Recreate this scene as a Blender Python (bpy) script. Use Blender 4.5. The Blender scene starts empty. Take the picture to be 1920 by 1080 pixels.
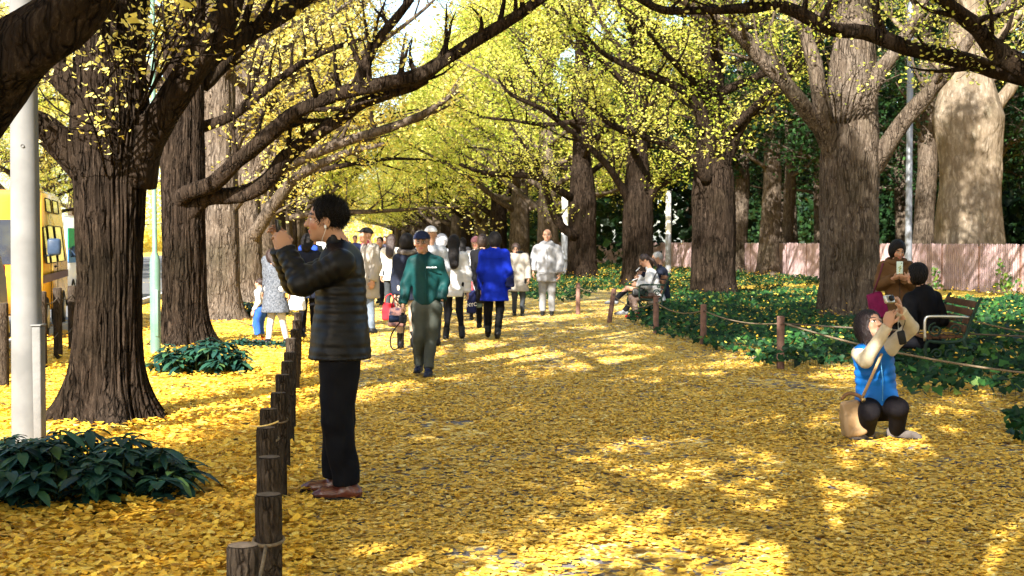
import bpy, bmesh, math, random
import numpy as np
from mathutils import Vector, noise as mnoise
R = math.radians
S = bpy.context.scene
COL = S.collection
# ---------------- camera, sky, sun, exposure ----------------
FPX = 2560.0; HOR = 452.0; CAMZ = 1.5
PITCH = math.atan((540-HOR)/FPX)
cd = bpy.data.cameras.new('camera'); cam = bpy.data.objects.new('camera', cd); COL.objects.link(cam)
cam.location = (0, 0, CAMZ); cam.rotation_euler = (R(90)-PITCH, 0, 0)
cd.lens = 48; cd.sensor_width = 36; cd.clip_end = 2000; cd.clip_start = .05
cd.dof.use_dof = True; cd.dof.focus_distance = 8.6; cd.dof.aperture_fstop = 9.0
S.camera = cam
SUN_EL = 33.0; SUN_AZ = 24.0       # elevation; degrees to the left of straight behind the camera
sv = Vector((-math.sin(R(SUN_AZ))*math.cos(R(SUN_EL)), -math.cos(R(SUN_AZ))*math.cos(R(SUN_EL)), math.sin(R(SUN_EL))))
W = bpy.data.worlds.new('World'); S.world = W; W.use_nodes = True
nt = W.node_tree; bg = nt.nodes['Background']
sky = nt.nodes.new('ShaderNodeTexSky'); sky.sky_type = 'NISHITA'; sky.sun_disc = False
sky.sun_elevation = R(SUN_EL); sky.sun_rotation = R(180+SUN_AZ); sky.air_density = 1.0; sky.dust_density = 1.5
nt.links.new(sky.outputs[0], bg.inputs[0]); bg.inputs[1].default_value = 0.09
sl = bpy.data.lights.new('sun', 'SUN'); sl.energy = 5.0; sl.angle = R(0.4); sl.color = (1, .95, .86)
so = bpy.data.objects.new('sun', sl); COL.objects.link(so); so.rotation_euler = sv.to_track_quat('Z', 'Y').to_euler(); so.location = (0, 0, 40)
S.view_settings.view_transform = 'Standard'; S.view_settings.look = 'None'
S.view_settings.exposure = 2.2; S.view_settings.gamma = 1.0
S.cycles.max_bounces = 6; S.cycles.diffuse_bounces = 3; S.cycles.transmission_bounces = 3; S.cycles.glossy_bounces = 2
S.cycles.sample_clamp_indirect = 6

def at(px, py, Y):
    u = (px-960)/FPX; v = (540-py)/FPX
    c, s = math.cos(PITCH), math.sin(PITCH)
    d = (u, c+v*s, -s+v*c); t = Y/d[1]
    return np.array((d[0]*t, Y, CAMZ+d[2]*t))
def gp(px, py):
    u = (px-960)/FPX; v = (540-py)/FPX
    c, s = math.cos(PITCH), math.sin(PITCH)
    d = (u, c+v*s, -s+v*c); t = -CAMZ/d[2]
    return np.array((d[0]*t, d[1]*t, 0.0))
AV = -0.134                       # the avenue drifts left with distance
def nrm(v):
    v = np.asarray(v, float); return v/(np.linalg.norm(v)+1e-9)

# ---------------- materials ----------------
MATS = {}
def base_mat(name, rough=.7, spec=.3, metal=0):
    m = bpy.data.materials.new(name); m.use_nodes = True
    b = m.node_tree.nodes['Principled BSDF']
    b.inputs['Roughness'].default_value = rough; b.inputs['Metallic'].default_value = metal
    b.inputs['Specular IOR Level'].default_value = spec
    return m, m.node_tree, b
def ramp(nt, src, stops):
    r = nt.nodes.new('ShaderNodeValToRGB'); e = r.color_ramp.elements
    while len(e) < len(stops): e.new(.5)
    for k, (p, c) in enumerate(stops):
        e[k].position = p; e[k].color = (*c, 1) if len(c) == 3 else c
    nt.links.new(src, r.inputs[0]); return r.outputs[0]
def coords(nt, scale=(1, 1, 1), kind='Object'):
    t = nt.nodes.new('ShaderNodeTexCoord'); m = nt.nodes.new('ShaderNodeMapping')
    m.inputs['Scale'].default_value = scale; nt.links.new(t.outputs[kind], m.inputs[0]); return m.outputs[0]
def noise_tex(nt, vec, scale, detail=4, rough=.55):
    n = nt.nodes.new('ShaderNodeTexNoise'); n.inputs['Scale'].default_value = scale
    n.inputs['Detail'].default_value = detail; n.inputs['Roughness'].default_value = rough
    nt.links.new(vec, n.inputs['Vector']); return n.outputs['Fac']
def bump(nt, b, h, strength=.5, dist=.01):
    n = nt.nodes.new('ShaderNodeBump'); n.inputs['Strength'].default_value = strength; n.inputs['Distance'].default_value = dist
    nt.links.new(h, n.inputs['Height']); nt.links.new(n.outputs[0], b.inputs['Normal'])
def cloth(name, c, c2=None, rough=.8, nscale=14, bs=.35, spec=.08, sheen=0, dist=.01, metal=0):
    """mottled two-tone surface with fine bump"""
    if name in MATS: return MATS[name]
    m, nt, b = base_mat(name, rough, spec, metal)
    c2 = c2 or tuple(x*.72 for x in c)
    v = coords(nt); f = noise_tex(nt, v, nscale, 5)
    nt.links.new(ramp(nt, f, [(.35, c2), (.65, c)]), b.inputs['Base Color'])
    f2 = noise_tex(nt, v, nscale*6, 3); bump(nt, b, f2, bs, dist)
    if sheen: b.inputs['Sheen Weight'].default_value = sheen
    MATS[name] = m; return m
def bark_mat(name, c1, c2, c3, scale=(9, 9, 1.6), dist=.05, crack=1.0):
    """plates split by long fissures; c1 crack, c2 plate, c3 weathered plate"""
    m, nt, b = base_mat(name, .95, .04)
    v0 = coords(nt); dn = nt.nodes.new('ShaderNodeTexNoise'); dn.inputs['Scale'].default_value = 3.5; dn.inputs['Detail'].default_value = 5; nt.links.new(v0, dn.inputs['Vector'])
    ad = nt.nodes.new('ShaderNodeVectorMath'); ad.operation = 'MULTIPLY_ADD'; ad.inputs[1].default_value = (.12, .12, .5); nt.links.new(dn.outputs['Color'], ad.inputs[0]); nt.links.new(v0, ad.inputs[2])
    mp = nt.nodes.new('ShaderNodeMapping'); mp.inputs['Scale'].default_value = scale; nt.links.new(ad.outputs[0], mp.inputs[0]); v = mp.outputs[0]
    w = nt.nodes.new('ShaderNodeTexVoronoi'); w.inputs['Scale'].default_value = 1.6; w.feature = 'DISTANCE_TO_EDGE'; nt.links.new(v, w.inputs['Vector'])
    cr = ramp(nt, w.outputs[0], [(.0, (0, 0, 0)), (.16, (.75, .75, .75)), (.4, (1, 1, 1))])
    brk = ramp(nt, noise_tex(nt, v, .9, 3), [(.40, (0, 0, 0)), (.60, (1, 1, 1))]); m0 = nt.nodes.new('ShaderNodeMix'); m0.data_type = 'RGBA'; nt.links.new(brk, m0.inputs[0]); nt.links.new(cr, m0.inputs[6]); m0.inputs[7].default_value = (.8, .8, .8, 1); cr = m0.outputs[2]
    f = noise_tex(nt, v, 2.6, 9, .75); f2 = noise_tex(nt, v0, 1.1, 5); f3 = noise_tex(nt, v0, 22, 4)
    a = ramp(nt, f, [(.34, tuple(x*.55 for x in c2)), (.52, c2), (.68, c3)])
    mx = nt.nodes.new('ShaderNodeMix'); mx.data_type = 'RGBA'; nt.links.new(cr, mx.inputs[0]); mx.inputs[6].default_value = (*[x+(y-x)*(1-crack) for x, y in zip(c1, c2)], 1); nt.links.new(a, mx.inputs[7])
    m2 = nt.nodes.new('ShaderNodeMix'); m2.data_type = 'RGBA'; m2.blend_type = 'MULTIPLY'; m2.inputs[0].default_value = .9
    nt.links.new(mx.outputs[2], m2.inputs[6]); nt.links.new(ramp(nt, f2, [(.32, (.50, .50, .42)), (.5, (.85, .8, .75)), (.68, (1, 1, 1))]), m2.inputs[7]); nt.links.new(m2.outputs[2], b.inputs['Base Color'])
    h = nt.nodes.new('ShaderNodeMath'); h.operation = 'MULTIPLY_ADD'; h.inputs[1].default_value = .5; nt.links.new(f, h.inputs[0]); nt.links.new(cr, h.inputs[2])
    h2 = nt.nodes.new('ShaderNodeMath'); h2.operation = 'MULTIPLY_ADD'; h2.inputs[1].default_value = .3; nt.links.new(f3, h2.inputs[0]); nt.links.new(h.outputs[0], h2.inputs[2])
    bump(nt, b, h2.outputs[0], 1.0, dist); MATS[name] = m; return m
def leaf_mat(name, stops, trans=.4, tcol=None, rough=.55, spec=.25):
    m, nt, b = base_mat(name, rough, spec)
    a = nt.nodes.new('ShaderNodeAttribute'); a.attribute_name = 'rnd'
    c = ramp(nt, a.outputs['Fac'], stops); nt.links.new(c, b.inputs['Base Color'])
    if trans > 0:
        t = nt.nodes.new('ShaderNodeBsdfTranslucent'); nt.links.new(c, t.inputs[0])
        mx = nt.nodes.new('ShaderNodeMixShader'); mx.inputs[0].default_value = trans
        nt.links.new(b.outputs[0], mx.inputs[1]); nt.links.new(t.outputs[0], mx.inputs[2])
        nt.links.new(mx.outputs[0], nt.nodes['Material Output'].inputs[0])
    MATS[name] = m; return m

# ---------------- objects ----------------
def tagit(o, label=None, cat=None, group=None, kind=None):
    if label: o['label'] = label
    if cat: o['category'] = cat
    if group: o['group'] = group
    if kind: o['kind'] = kind
    return o
def empty(name, loc, label, cat, group=None, rz=0):
    o = bpy.data.objects.new(name, None); o.location = [float(a) for a in loc]; o.rotation_euler = (0, 0, rz)
    o.empty_display_size = .1; COL.objects.link(o); return tagit(o, label, cat, group)
def build(name, V, faces, mat, parent=None, smooth=True, rnd=None, colr=None):
    """faces: list of int arrays, each (n,k)"""
    if isinstance(faces, np.ndarray): faces = [faces]
    V = np.asarray(V, np.float32); faces = [np.asarray(f, np.int32) for f in faces if len(f)]
    me = bpy.data.meshes.new(name)
    me.vertices.add(len(V)); me.vertices.foreach_set('co', V.ravel())
    loops = np.concatenate([f.ravel() for f in faces])
    tot = np.concatenate([np.full(len(f), f.shape[1], np.int32) for f in faces])
    st = np.concatenate([[0], np.cumsum(tot)[:-1]]).astype(np.int32)
    me.loops.add(len(loops)); me.loops.foreach_set('vertex_index', loops)
    me.polygons.add(len(tot)); me.polygons.foreach_set('loop_start', st); me.polygons.foreach_set('loop_total', tot)
    me.update(calc_edges=True)
    me.polygons.foreach_set('use_smooth', np.full(len(tot), smooth, bool))
    if rnd is not None:
        a = me.attributes.new('rnd', 'FLOAT', 'POINT'); a.data.foreach_set('value', np.asarray(rnd, np.float32))
    if colr is not None:
        a = me.attributes.new('col', 'FLOAT_COLOR', 'POINT'); a.data.foreach_set('color', np.asarray(colr, np.float32).ravel())
    me.materials.append(mat)
    o = bpy.data.objects.new(name, me); COL.objects.link(o)
    if parent: o.parent = parent
    return o
def merge(parts):
    Vs, Fs, n = [], {}, 0
    for V, F in parts:
        V = np.asarray(V); Vs.append(V)
        for f in (F if isinstance(F, list) else [F]):
            f = np.asarray(f)
            if len(f): Fs.setdefault(f.shape[1], []).append(f+n)
        n += len(V)
    return np.concatenate(Vs), [np.concatenate(x) for x in Fs.values()]
def tube(pts, rad, n=8, rough=0, fr=3., seed=0, cap=True):
    pts = np.asarray(pts, float); m = len(pts); rad = np.broadcast_to(np.asarray(rad, float), (m,))
    T = np.gradient(pts, axis=0); T /= np.linalg.norm(T, axis=1)[:, None]+1e-9
    a = np.array([0, 0, 1.]) if abs(T[0][2]) < .9 else np.array([1., 0, 0])
    U = np.zeros((m, 3)); u = nrm(np.cross(T[0], a))
    for i in range(m):
        u = u-T[i]*np.dot(u, T[i]); u = u/(np.linalg.norm(u)+1e-9); U[i] = u
    Wv = np.cross(T, U); th = np.arange(n)*2*math.pi/n
    rr = np.repeat(rad[:, None], n, 1)
    if rough:
        for i in range(m):
            for j in range(n):
                p = pts[i]*fr+np.array([math.cos(th[j]), math.sin(th[j]), seed])*1.3
                rr[i, j] *= 1+rough*mnoise.noise(Vector(p))*1.6
    V = pts[:, None, :]+rr[:, :, None]*(np.cos(th)[None, :, None]*U[:, None, :]+np.sin(th)[None, :, None]*Wv[:, None, :])
    V = V.reshape(-1, 3); i = np.arange(m-1)[:, None]*n; j = np.arange(n)[None, :]; k = (j+1) % n
    F = np.stack([i+j, i+k, i+n+k, i+n+j], -1).reshape(-1, 4)
    fs = [F]
    if cap:
        V = np.concatenate([V, pts[:1], pts[-1:]]); c0 = m*n; jj = np.arange(n)
        fs.append(np.concatenate([np.stack([np.full(n, c0), (jj+1) % n, jj], 1), np.stack([np.full(n, c0+1), (m-1)*n+jj, (m-1)*n+(jj+1) % n], 1)]))
    return V, fs
def smooth_path(pts, rad=None, k=4):
    """Catmull-Rom resampling"""
    P = np.asarray(pts, float); n = len(P); rad = np.asarray(rad if rad is not None else np.ones(n), float)
    Q = np.column_stack([P, rad]); Q = np.vstack([2*Q[0]-Q[1], Q, 2*Q[-1]-Q[-2]]); out = []
    for i in range(1, n):
        p0, p1, p2, p3 = Q[i-1], Q[i], Q[i+1], Q[i+2]
        for t in np.arange(k)/k:
            out.append(.5*((2*p1)+(-p0+p2)*t+(2*p0-5*p1+4*p2-p3)*t*t+(-p0+3*p1-3*p2+p3)*t**3))
    out.append(Q[n]); out = np.array(out); return out[:, :3], np.maximum(out[:, 3], .001)
def bm_arrays(bm):
    bmesh.ops.triangulate(bm, faces=[f for f in bm.faces if len(f.verts) > 4])
    bm.verts.index_update(); V = np.array([v.co[:] for v in bm.verts])
    q = [[v.index for v in f.verts] for f in bm.faces if len(f.verts) == 4]; t = [[v.index for v in f.verts] for f in bm.faces if len(f.verts) == 3]
    bm.free(); return V, [np.array(x, int) for x in (q, t) if x]
def rot_to(V, c, ax):
    """ax: 3x3 rows = local axes in world"""
    return np.asarray(c)+np.asarray(V)@np.asarray(ax)
def boxa(c, size, ax=None, bev=.0, seg=2):
    bm = bmesh.new(); bmesh.ops.create_cube(bm, size=1)
    for v in bm.verts: v.co = Vector((v.co.x*size[0], v.co.y*size[1], v.co.z*size[2]))
    if bev: bmesh.ops.bevel(bm, geom=bm.edges[:], offset=min(bev, min(size)*.45), segments=seg, affect='EDGES', profile=.5)
    V, F = bm_arrays(bm)
    return rot_to(V, c, ax if ax is not None else np.eye(3)), F
def prism(poly, y0, y1, ax=None, c=(0, 0, 0), bev=0):
    """extrude an (x,z) outline from y0 to y1"""
    bm = bmesh.new(); vs = [bm.verts.new((x, y0, z)) for x, z in poly]; f = bm.faces.new(vs)
    r = bmesh.ops.extrude_face_region(bm, geom=[f])
    for e in r['geom']:
        if isinstance(e, bmesh.types.BMVert): e.co.y = y1
    bmesh.ops.recalc_face_normals(bm, faces=bm.faces[:])
    if bev: bmesh.ops.bevel(bm, geom=bm.edges[:], offset=bev, segments=3, affect='EDGES', profile=.5)
    V, F = bm_arrays(bm); return rot_to(V, c, ax if ax is not None else np.eye(3)), F
def lathe(prof, n=24, c=(0, 0, 0)):
    p = np.array(prof, float); m = len(p); th = np.arange(n)*2*math.pi/n
    V = np.stack([p[:, 0:1]*np.cos(th), p[:, 0:1]*np.sin(th), np.repeat(p[:, 1:2], n, 1)], -1).reshape(-1, 3)+np.asarray(c)
    i = np.arange(m-1)[:, None]*n; j = np.arange(n)[None, :]; k = (j+1) % n
    return V, [np.stack([i+j, i+k, i+n+k, i+n+j], -1).reshape(-1, 4)]
def leaf_mesh(P, size, rng, shape='fan', updir=None, flat=0., normals=None, spread=.35):
    """P (n,3) leaf positions -> V, [F], rnd"""
    n = len(P)
    if shape == 'fan':
        a = np.radians([-62, -30, -8, 8, 30, 62]); rr = np.array([.92, 1, 1, 1, 1, .92])
        T = [(0, -.25, 0)]+[(math.sin(x)*r, math.cos(x)*r-.25, .18*abs(math.sin(x))*r) for x, r in zip(a, rr)]
        T.insert(4, (0, .58, .02)); T = np.array(T); F = np.array([(0, i, i+1) for i in range(1, 7)])
    elif shape == 'fan3':
        T = np.array([(0, -.3, 0), (-.85, .25, .15), (0, .6, 0), (.85, .25, .15)]); F = np.array([(0, 2, 1), (0, 3, 2)])
    elif shape == 'kite':
        T = np.array([(0, -.7, 0), (-.55, .1, .12), (0, .8, -.05), (.55, .1, .12)]); F = np.array([(0, 2, 1), (0, 3, 2)])
    elif shape == 'heart':
        T = np.array([(0, -.35, 0), (-.5, -.55, .1), (-.75, -.05, .12), (-.4, .35, .04), (0, 1, -.12), (.4, .35, .04), (.75, -.05, .12), (.5, -.55, .1)])
        F = np.array([(0, i+1, i) for i in range(1, 7)])
    X = rng.normal(size=(n, 3)); X[:, 2] *= (1-flat)
    if normals is None:
        N = rng.normal(size=(n, 3)); N[:, 2] = np.abs(N[:, 2])
        if flat: N = N*np.array([1-flat, 1-flat, 1]); N[:, 2] += flat*1.2
    else:
        N = normals+rng.normal(size=(n, 3))*spread
    N /= np.linalg.norm(N, axis=1)[:, None]
    X -= N*(X*N).sum(1)[:, None]; X /= np.linalg.norm(X, axis=1)[:, None]+1e-9
    Yv = np.cross(N, X); s = (size*rng.uniform(.5, 1.3, n))[:, None, None]
    curl = rng.uniform(-1, 2.2, n)[:, None, None]
    V = P[:, None, :]+s*(T[None, :, 0:1]*X[:, None, :]+T[None, :, 1:2]*Yv[:, None, :]+curl*T[None, :, 2:3]*N[:, None, :])
    k = len(T); FF = (F[None]+(np.arange(n)*k)[:, None, None]).reshape(-1, 3)
    r = np.repeat(np.clip(rng.normal(.5, .2, n), 0, 1), k)
    return V.reshape(-1, 3), [FF], r
def copy_tree(root, loc, rz=0, scale=1, label=None, group=None):
    r = root.copy(); COL.objects.link(r); r.location = loc; r.rotation_euler = (0, 0, rz); r.scale = (scale,)*3 if not hasattr(scale, '__len__') else scale
    if label: r['label'] = label
    if group: r['group'] = group
    for ch in list(root.children):
        c = ch.copy(); COL.objects.link(c); c.parent = r
        for g in list(ch.children):
            d = g.copy(); COL.objects.link(d); d.parent = c
    return r
# ---------------- shared materials ----------------
YEL = [(0, (.30, .13, .01)), (.22, (.55, .30, .018)), (.45, (.80, .52, .045)), (.7, (.88, .66, .10)), (1, (.92, .78, .28))]
LITTER = [(0, (.30, .14, .015)), (.18, (.56, .31, .02)), (.45, (.78, .47, .05)), (.7, (.84, .58, .07)), (1, (.88, .70, .20))]
m_litter = leaf_mat('litter', LITTER, .22, rough=.55)
m_path_leaf = leaf_mat('path_leaf', [(0, (.30, .16, .03)), (.2, (.50, .30, .03)), (.5, (.70, .43, .05)), (.75, (.76, .52, .10)), (1, (.80, .66, .26))], .15, rough=.6)
m_leaf_y = leaf_mat('leaf_yellow', [(0, (.60, .44, .06)), (.35, (.82, .68, .13)), (.7, (.88, .79, .24)), (1, (.92, .88, .48))], .6)
m_leaf_g = leaf_mat('leaf_green_yellow', [(0, (.20, .29, .03)), (.3, (.42, .50, .06)), (.6, (.74, .69, .12)), (1, (.88, .82, .28))], .6)
m_ever = leaf_mat('evergreen', [(0, (.004, .012, .004)), (.6, (.012, .035, .009)), (1, (.05, .12, .03))], .25, rough=.5, spec=.15)
m_ivy = leaf_mat('ivy', [(0, (.004, .016, .008)), (.45, (.010, .045, .013)), (.8, (.035, .11, .02)), (1, (.12, .17, .03))], .2, rough=.5, spec=.15)
m_shrub = leaf_mat('shrub_leaf', [(0, (.006, .022, .020)), (.5, (.014, .055, .042)), (.9, (.03, .09, .04)), (1, (.07, .13, .04))], .1, rough=.45, spec=.2)
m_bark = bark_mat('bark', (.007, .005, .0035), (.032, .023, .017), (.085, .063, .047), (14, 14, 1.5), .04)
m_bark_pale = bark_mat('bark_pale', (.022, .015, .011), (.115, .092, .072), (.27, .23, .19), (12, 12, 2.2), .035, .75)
m_twig = cloth('twig', (.16, .11, .075), (.08, .055, .04), nscale=30)

def ground_mat(name, cov, under, sc=15, stops=LITTER):
    m, nt, b = base_mat(name, .7, .15)
    v = coords(nt)
    vo = nt.nodes.new('ShaderNodeTexVoronoi'); vo.inputs['Scale'].default_value = sc; nt.links.new(v, vo.inputs['Vector'])
    sp = nt.nodes.new('ShaderNodeSeparateColor'); nt.links.new(vo.outputs['Color'], sp.inputs[0])
    c = ramp(nt, sp.outputs[0], stops)
    vo2 = nt.nodes.new('ShaderNodeTexVoronoi'); vo2.inputs['Scale'].default_value = sc*.83; nt.links.new(v, vo2.inputs['Vector'])
    sp2 = nt.nodes.new('ShaderNodeSeparateColor'); nt.links.new(vo2.outputs['Color'], sp2.inputs[0])
    big = noise_tex(nt, v, .8, 5, .6)
    ad = nt.nodes.new('ShaderNodeMath'); ad.operation = 'MULTIPLY_ADD'; ad.inputs[1].default_value = .55; nt.links.new(sp2.outputs[1], ad.inputs[0]); nt.links.new(big, ad.inputs[2])
    mask = ramp(nt, ad.outputs[0], [(cov, (1, 1, 1)), (cov+.04, (0, 0, 0))])
    un = ramp(nt, noise_tex(nt, v, 60, 4), [(.3, tuple(x*.7 for x in under)), (.7, under)])
    mx = nt.nodes.new('ShaderNodeMix'); mx.data_type = 'RGBA'; nt.links.new(mask, mx.inputs[0]); nt.links.new(un, mx.inputs[6]); nt.links.new(c, mx.inputs[7])
    nt.links.new(mx.outputs[2], b.inputs['Base Color']); bump(nt, b, sp.outputs[1], .8, .02)
    return m
m_ground = ground_mat('leafy_ground', .92, (.05, .035, .02), 14)
m_path = ground_mat('leafy_path', .86, (.16, .15, .16), 15, [(0, (.22, .12, .03)), (.3, (.50, .30, .05)), (.6, (.74, .52, .10)), (1, (.84, .72, .34))])
m_road = ground_mat('road_asphalt', .42, (.13, .13, .135), 14)
m_kerb = cloth('kerb_stone', (.42, .41, .39), (.3, .29, .28), rough=.85, nscale=8)

# ---------------- ground, path, road ----------------
def strip(name, xl, xr, y0, y1, z, mat, ny=2):
    ys = np.linspace(y0, y1, ny); V = []
    for y in ys: V += [(xl+AV*y, y, z), (xr+AV*y, y, z)]
    i = np.arange(ny-1)*2
    return tagit(build(name, V, np.stack([i, i+1, i+3, i+2], 1), mat, smooth=False), kind='structure')
V = [(-700, -200, 0), (700, -200, 0), (700, 900, 0), (-700, 900, 0)]
tagit(build('ground', V, np.array([[0, 1, 2, 3]]), m_ground, smooth=False), kind='structure')
PXL = -.22                       # left edge of the path at Y=0 (the line of log posts)
strip('path', PXL+.05, 8.6, -12, 260, .004, m_path)
strip('road', -17.5, -4.55, -30, 260, -.0+.004, m_road)
V, F = boxa((0, 0, 0), (.14, 290, .12), bev=.015)
V = V+np.array([0, 115, .06]); V[:, 0] += -4.47+AV*V[:, 1]
tagit(build('kerb', V, F, m_kerb, smooth=False), kind='structure')

# ---------------- leaf litter ----------------
rng = np.random.default_rng(7)
def in_view(P, m=60):
    px = 960+P[:, 0]/P[:, 1]*FPX; return (px > -m) & (px < 1920+m)
def litter(name, n, y0, y1, size, shape, side, mat, zmax, power=1.0, flat=.72):
    """side: -1 left of posts, +1 path"""
    u = rng.uniform(0, 1, n*3); y = y0*(y1/y0)**u
    x = (rng.uniform(-40, 1960, n*3)-960)/FPX*y
    e = x-(PXL+AV*y)
    if side < 0: k = (e < .12) & (x > -4.7+AV*y-.2)
    else: k = e > -.02
    P = np.stack([x, y, np.zeros_like(x)], 1)[k]
    # patchy cover
    if side > 0:
        pn = np.array([mnoise.noise(Vector((a*.9, b*.55, 3)))+.5*mnoise.noise(Vector((a*2.7, b*2, 9))) for a, b in P[:, :2]])
        lim = np.where(P[:, 1] < 10, -.52, -.40); P = P[(pn > lim) | (rng.uniform(0, 1, len(P)) < .3)]
    P = P[:n]
    hum = np.array([mnoise.noise(Vector((a*1.7, b*1.7, 0))) for a, b in P[:, :2]])
    P[:, 2] = .008+zmax*(rng.uniform(0, 1, len(P))**1.6*.55+.45*np.clip(hum+.4, 0, 1))
    V, F, r = leaf_mesh(P, size, rng, shape, flat=flat)
    V[:, 2] = np.maximum(V[:, 2], .0065)
    # broad drifts of fresher and browner leaves
    return tagit(build(name, V, F, mat, smooth=False, rnd=r), kind='stuff')
litter('fallen_leaves', 26000, 3.2, 9.5, .036, 'fan', -1, m_litter, .07)
litter('fallen_leaves', 26000, 9.5, 32, .045, 'fan3', -1, m_litter, .06)
litter('fallen_leaves', 66000, 3.2, 10, .031, 'fan', 1, m_path_leaf, .022, flat=.86)
litter('fallen_leaves', 105000, 10, 34, .037, 'fan3', 1, m_path_leaf, .02, flat=.84)

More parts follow.
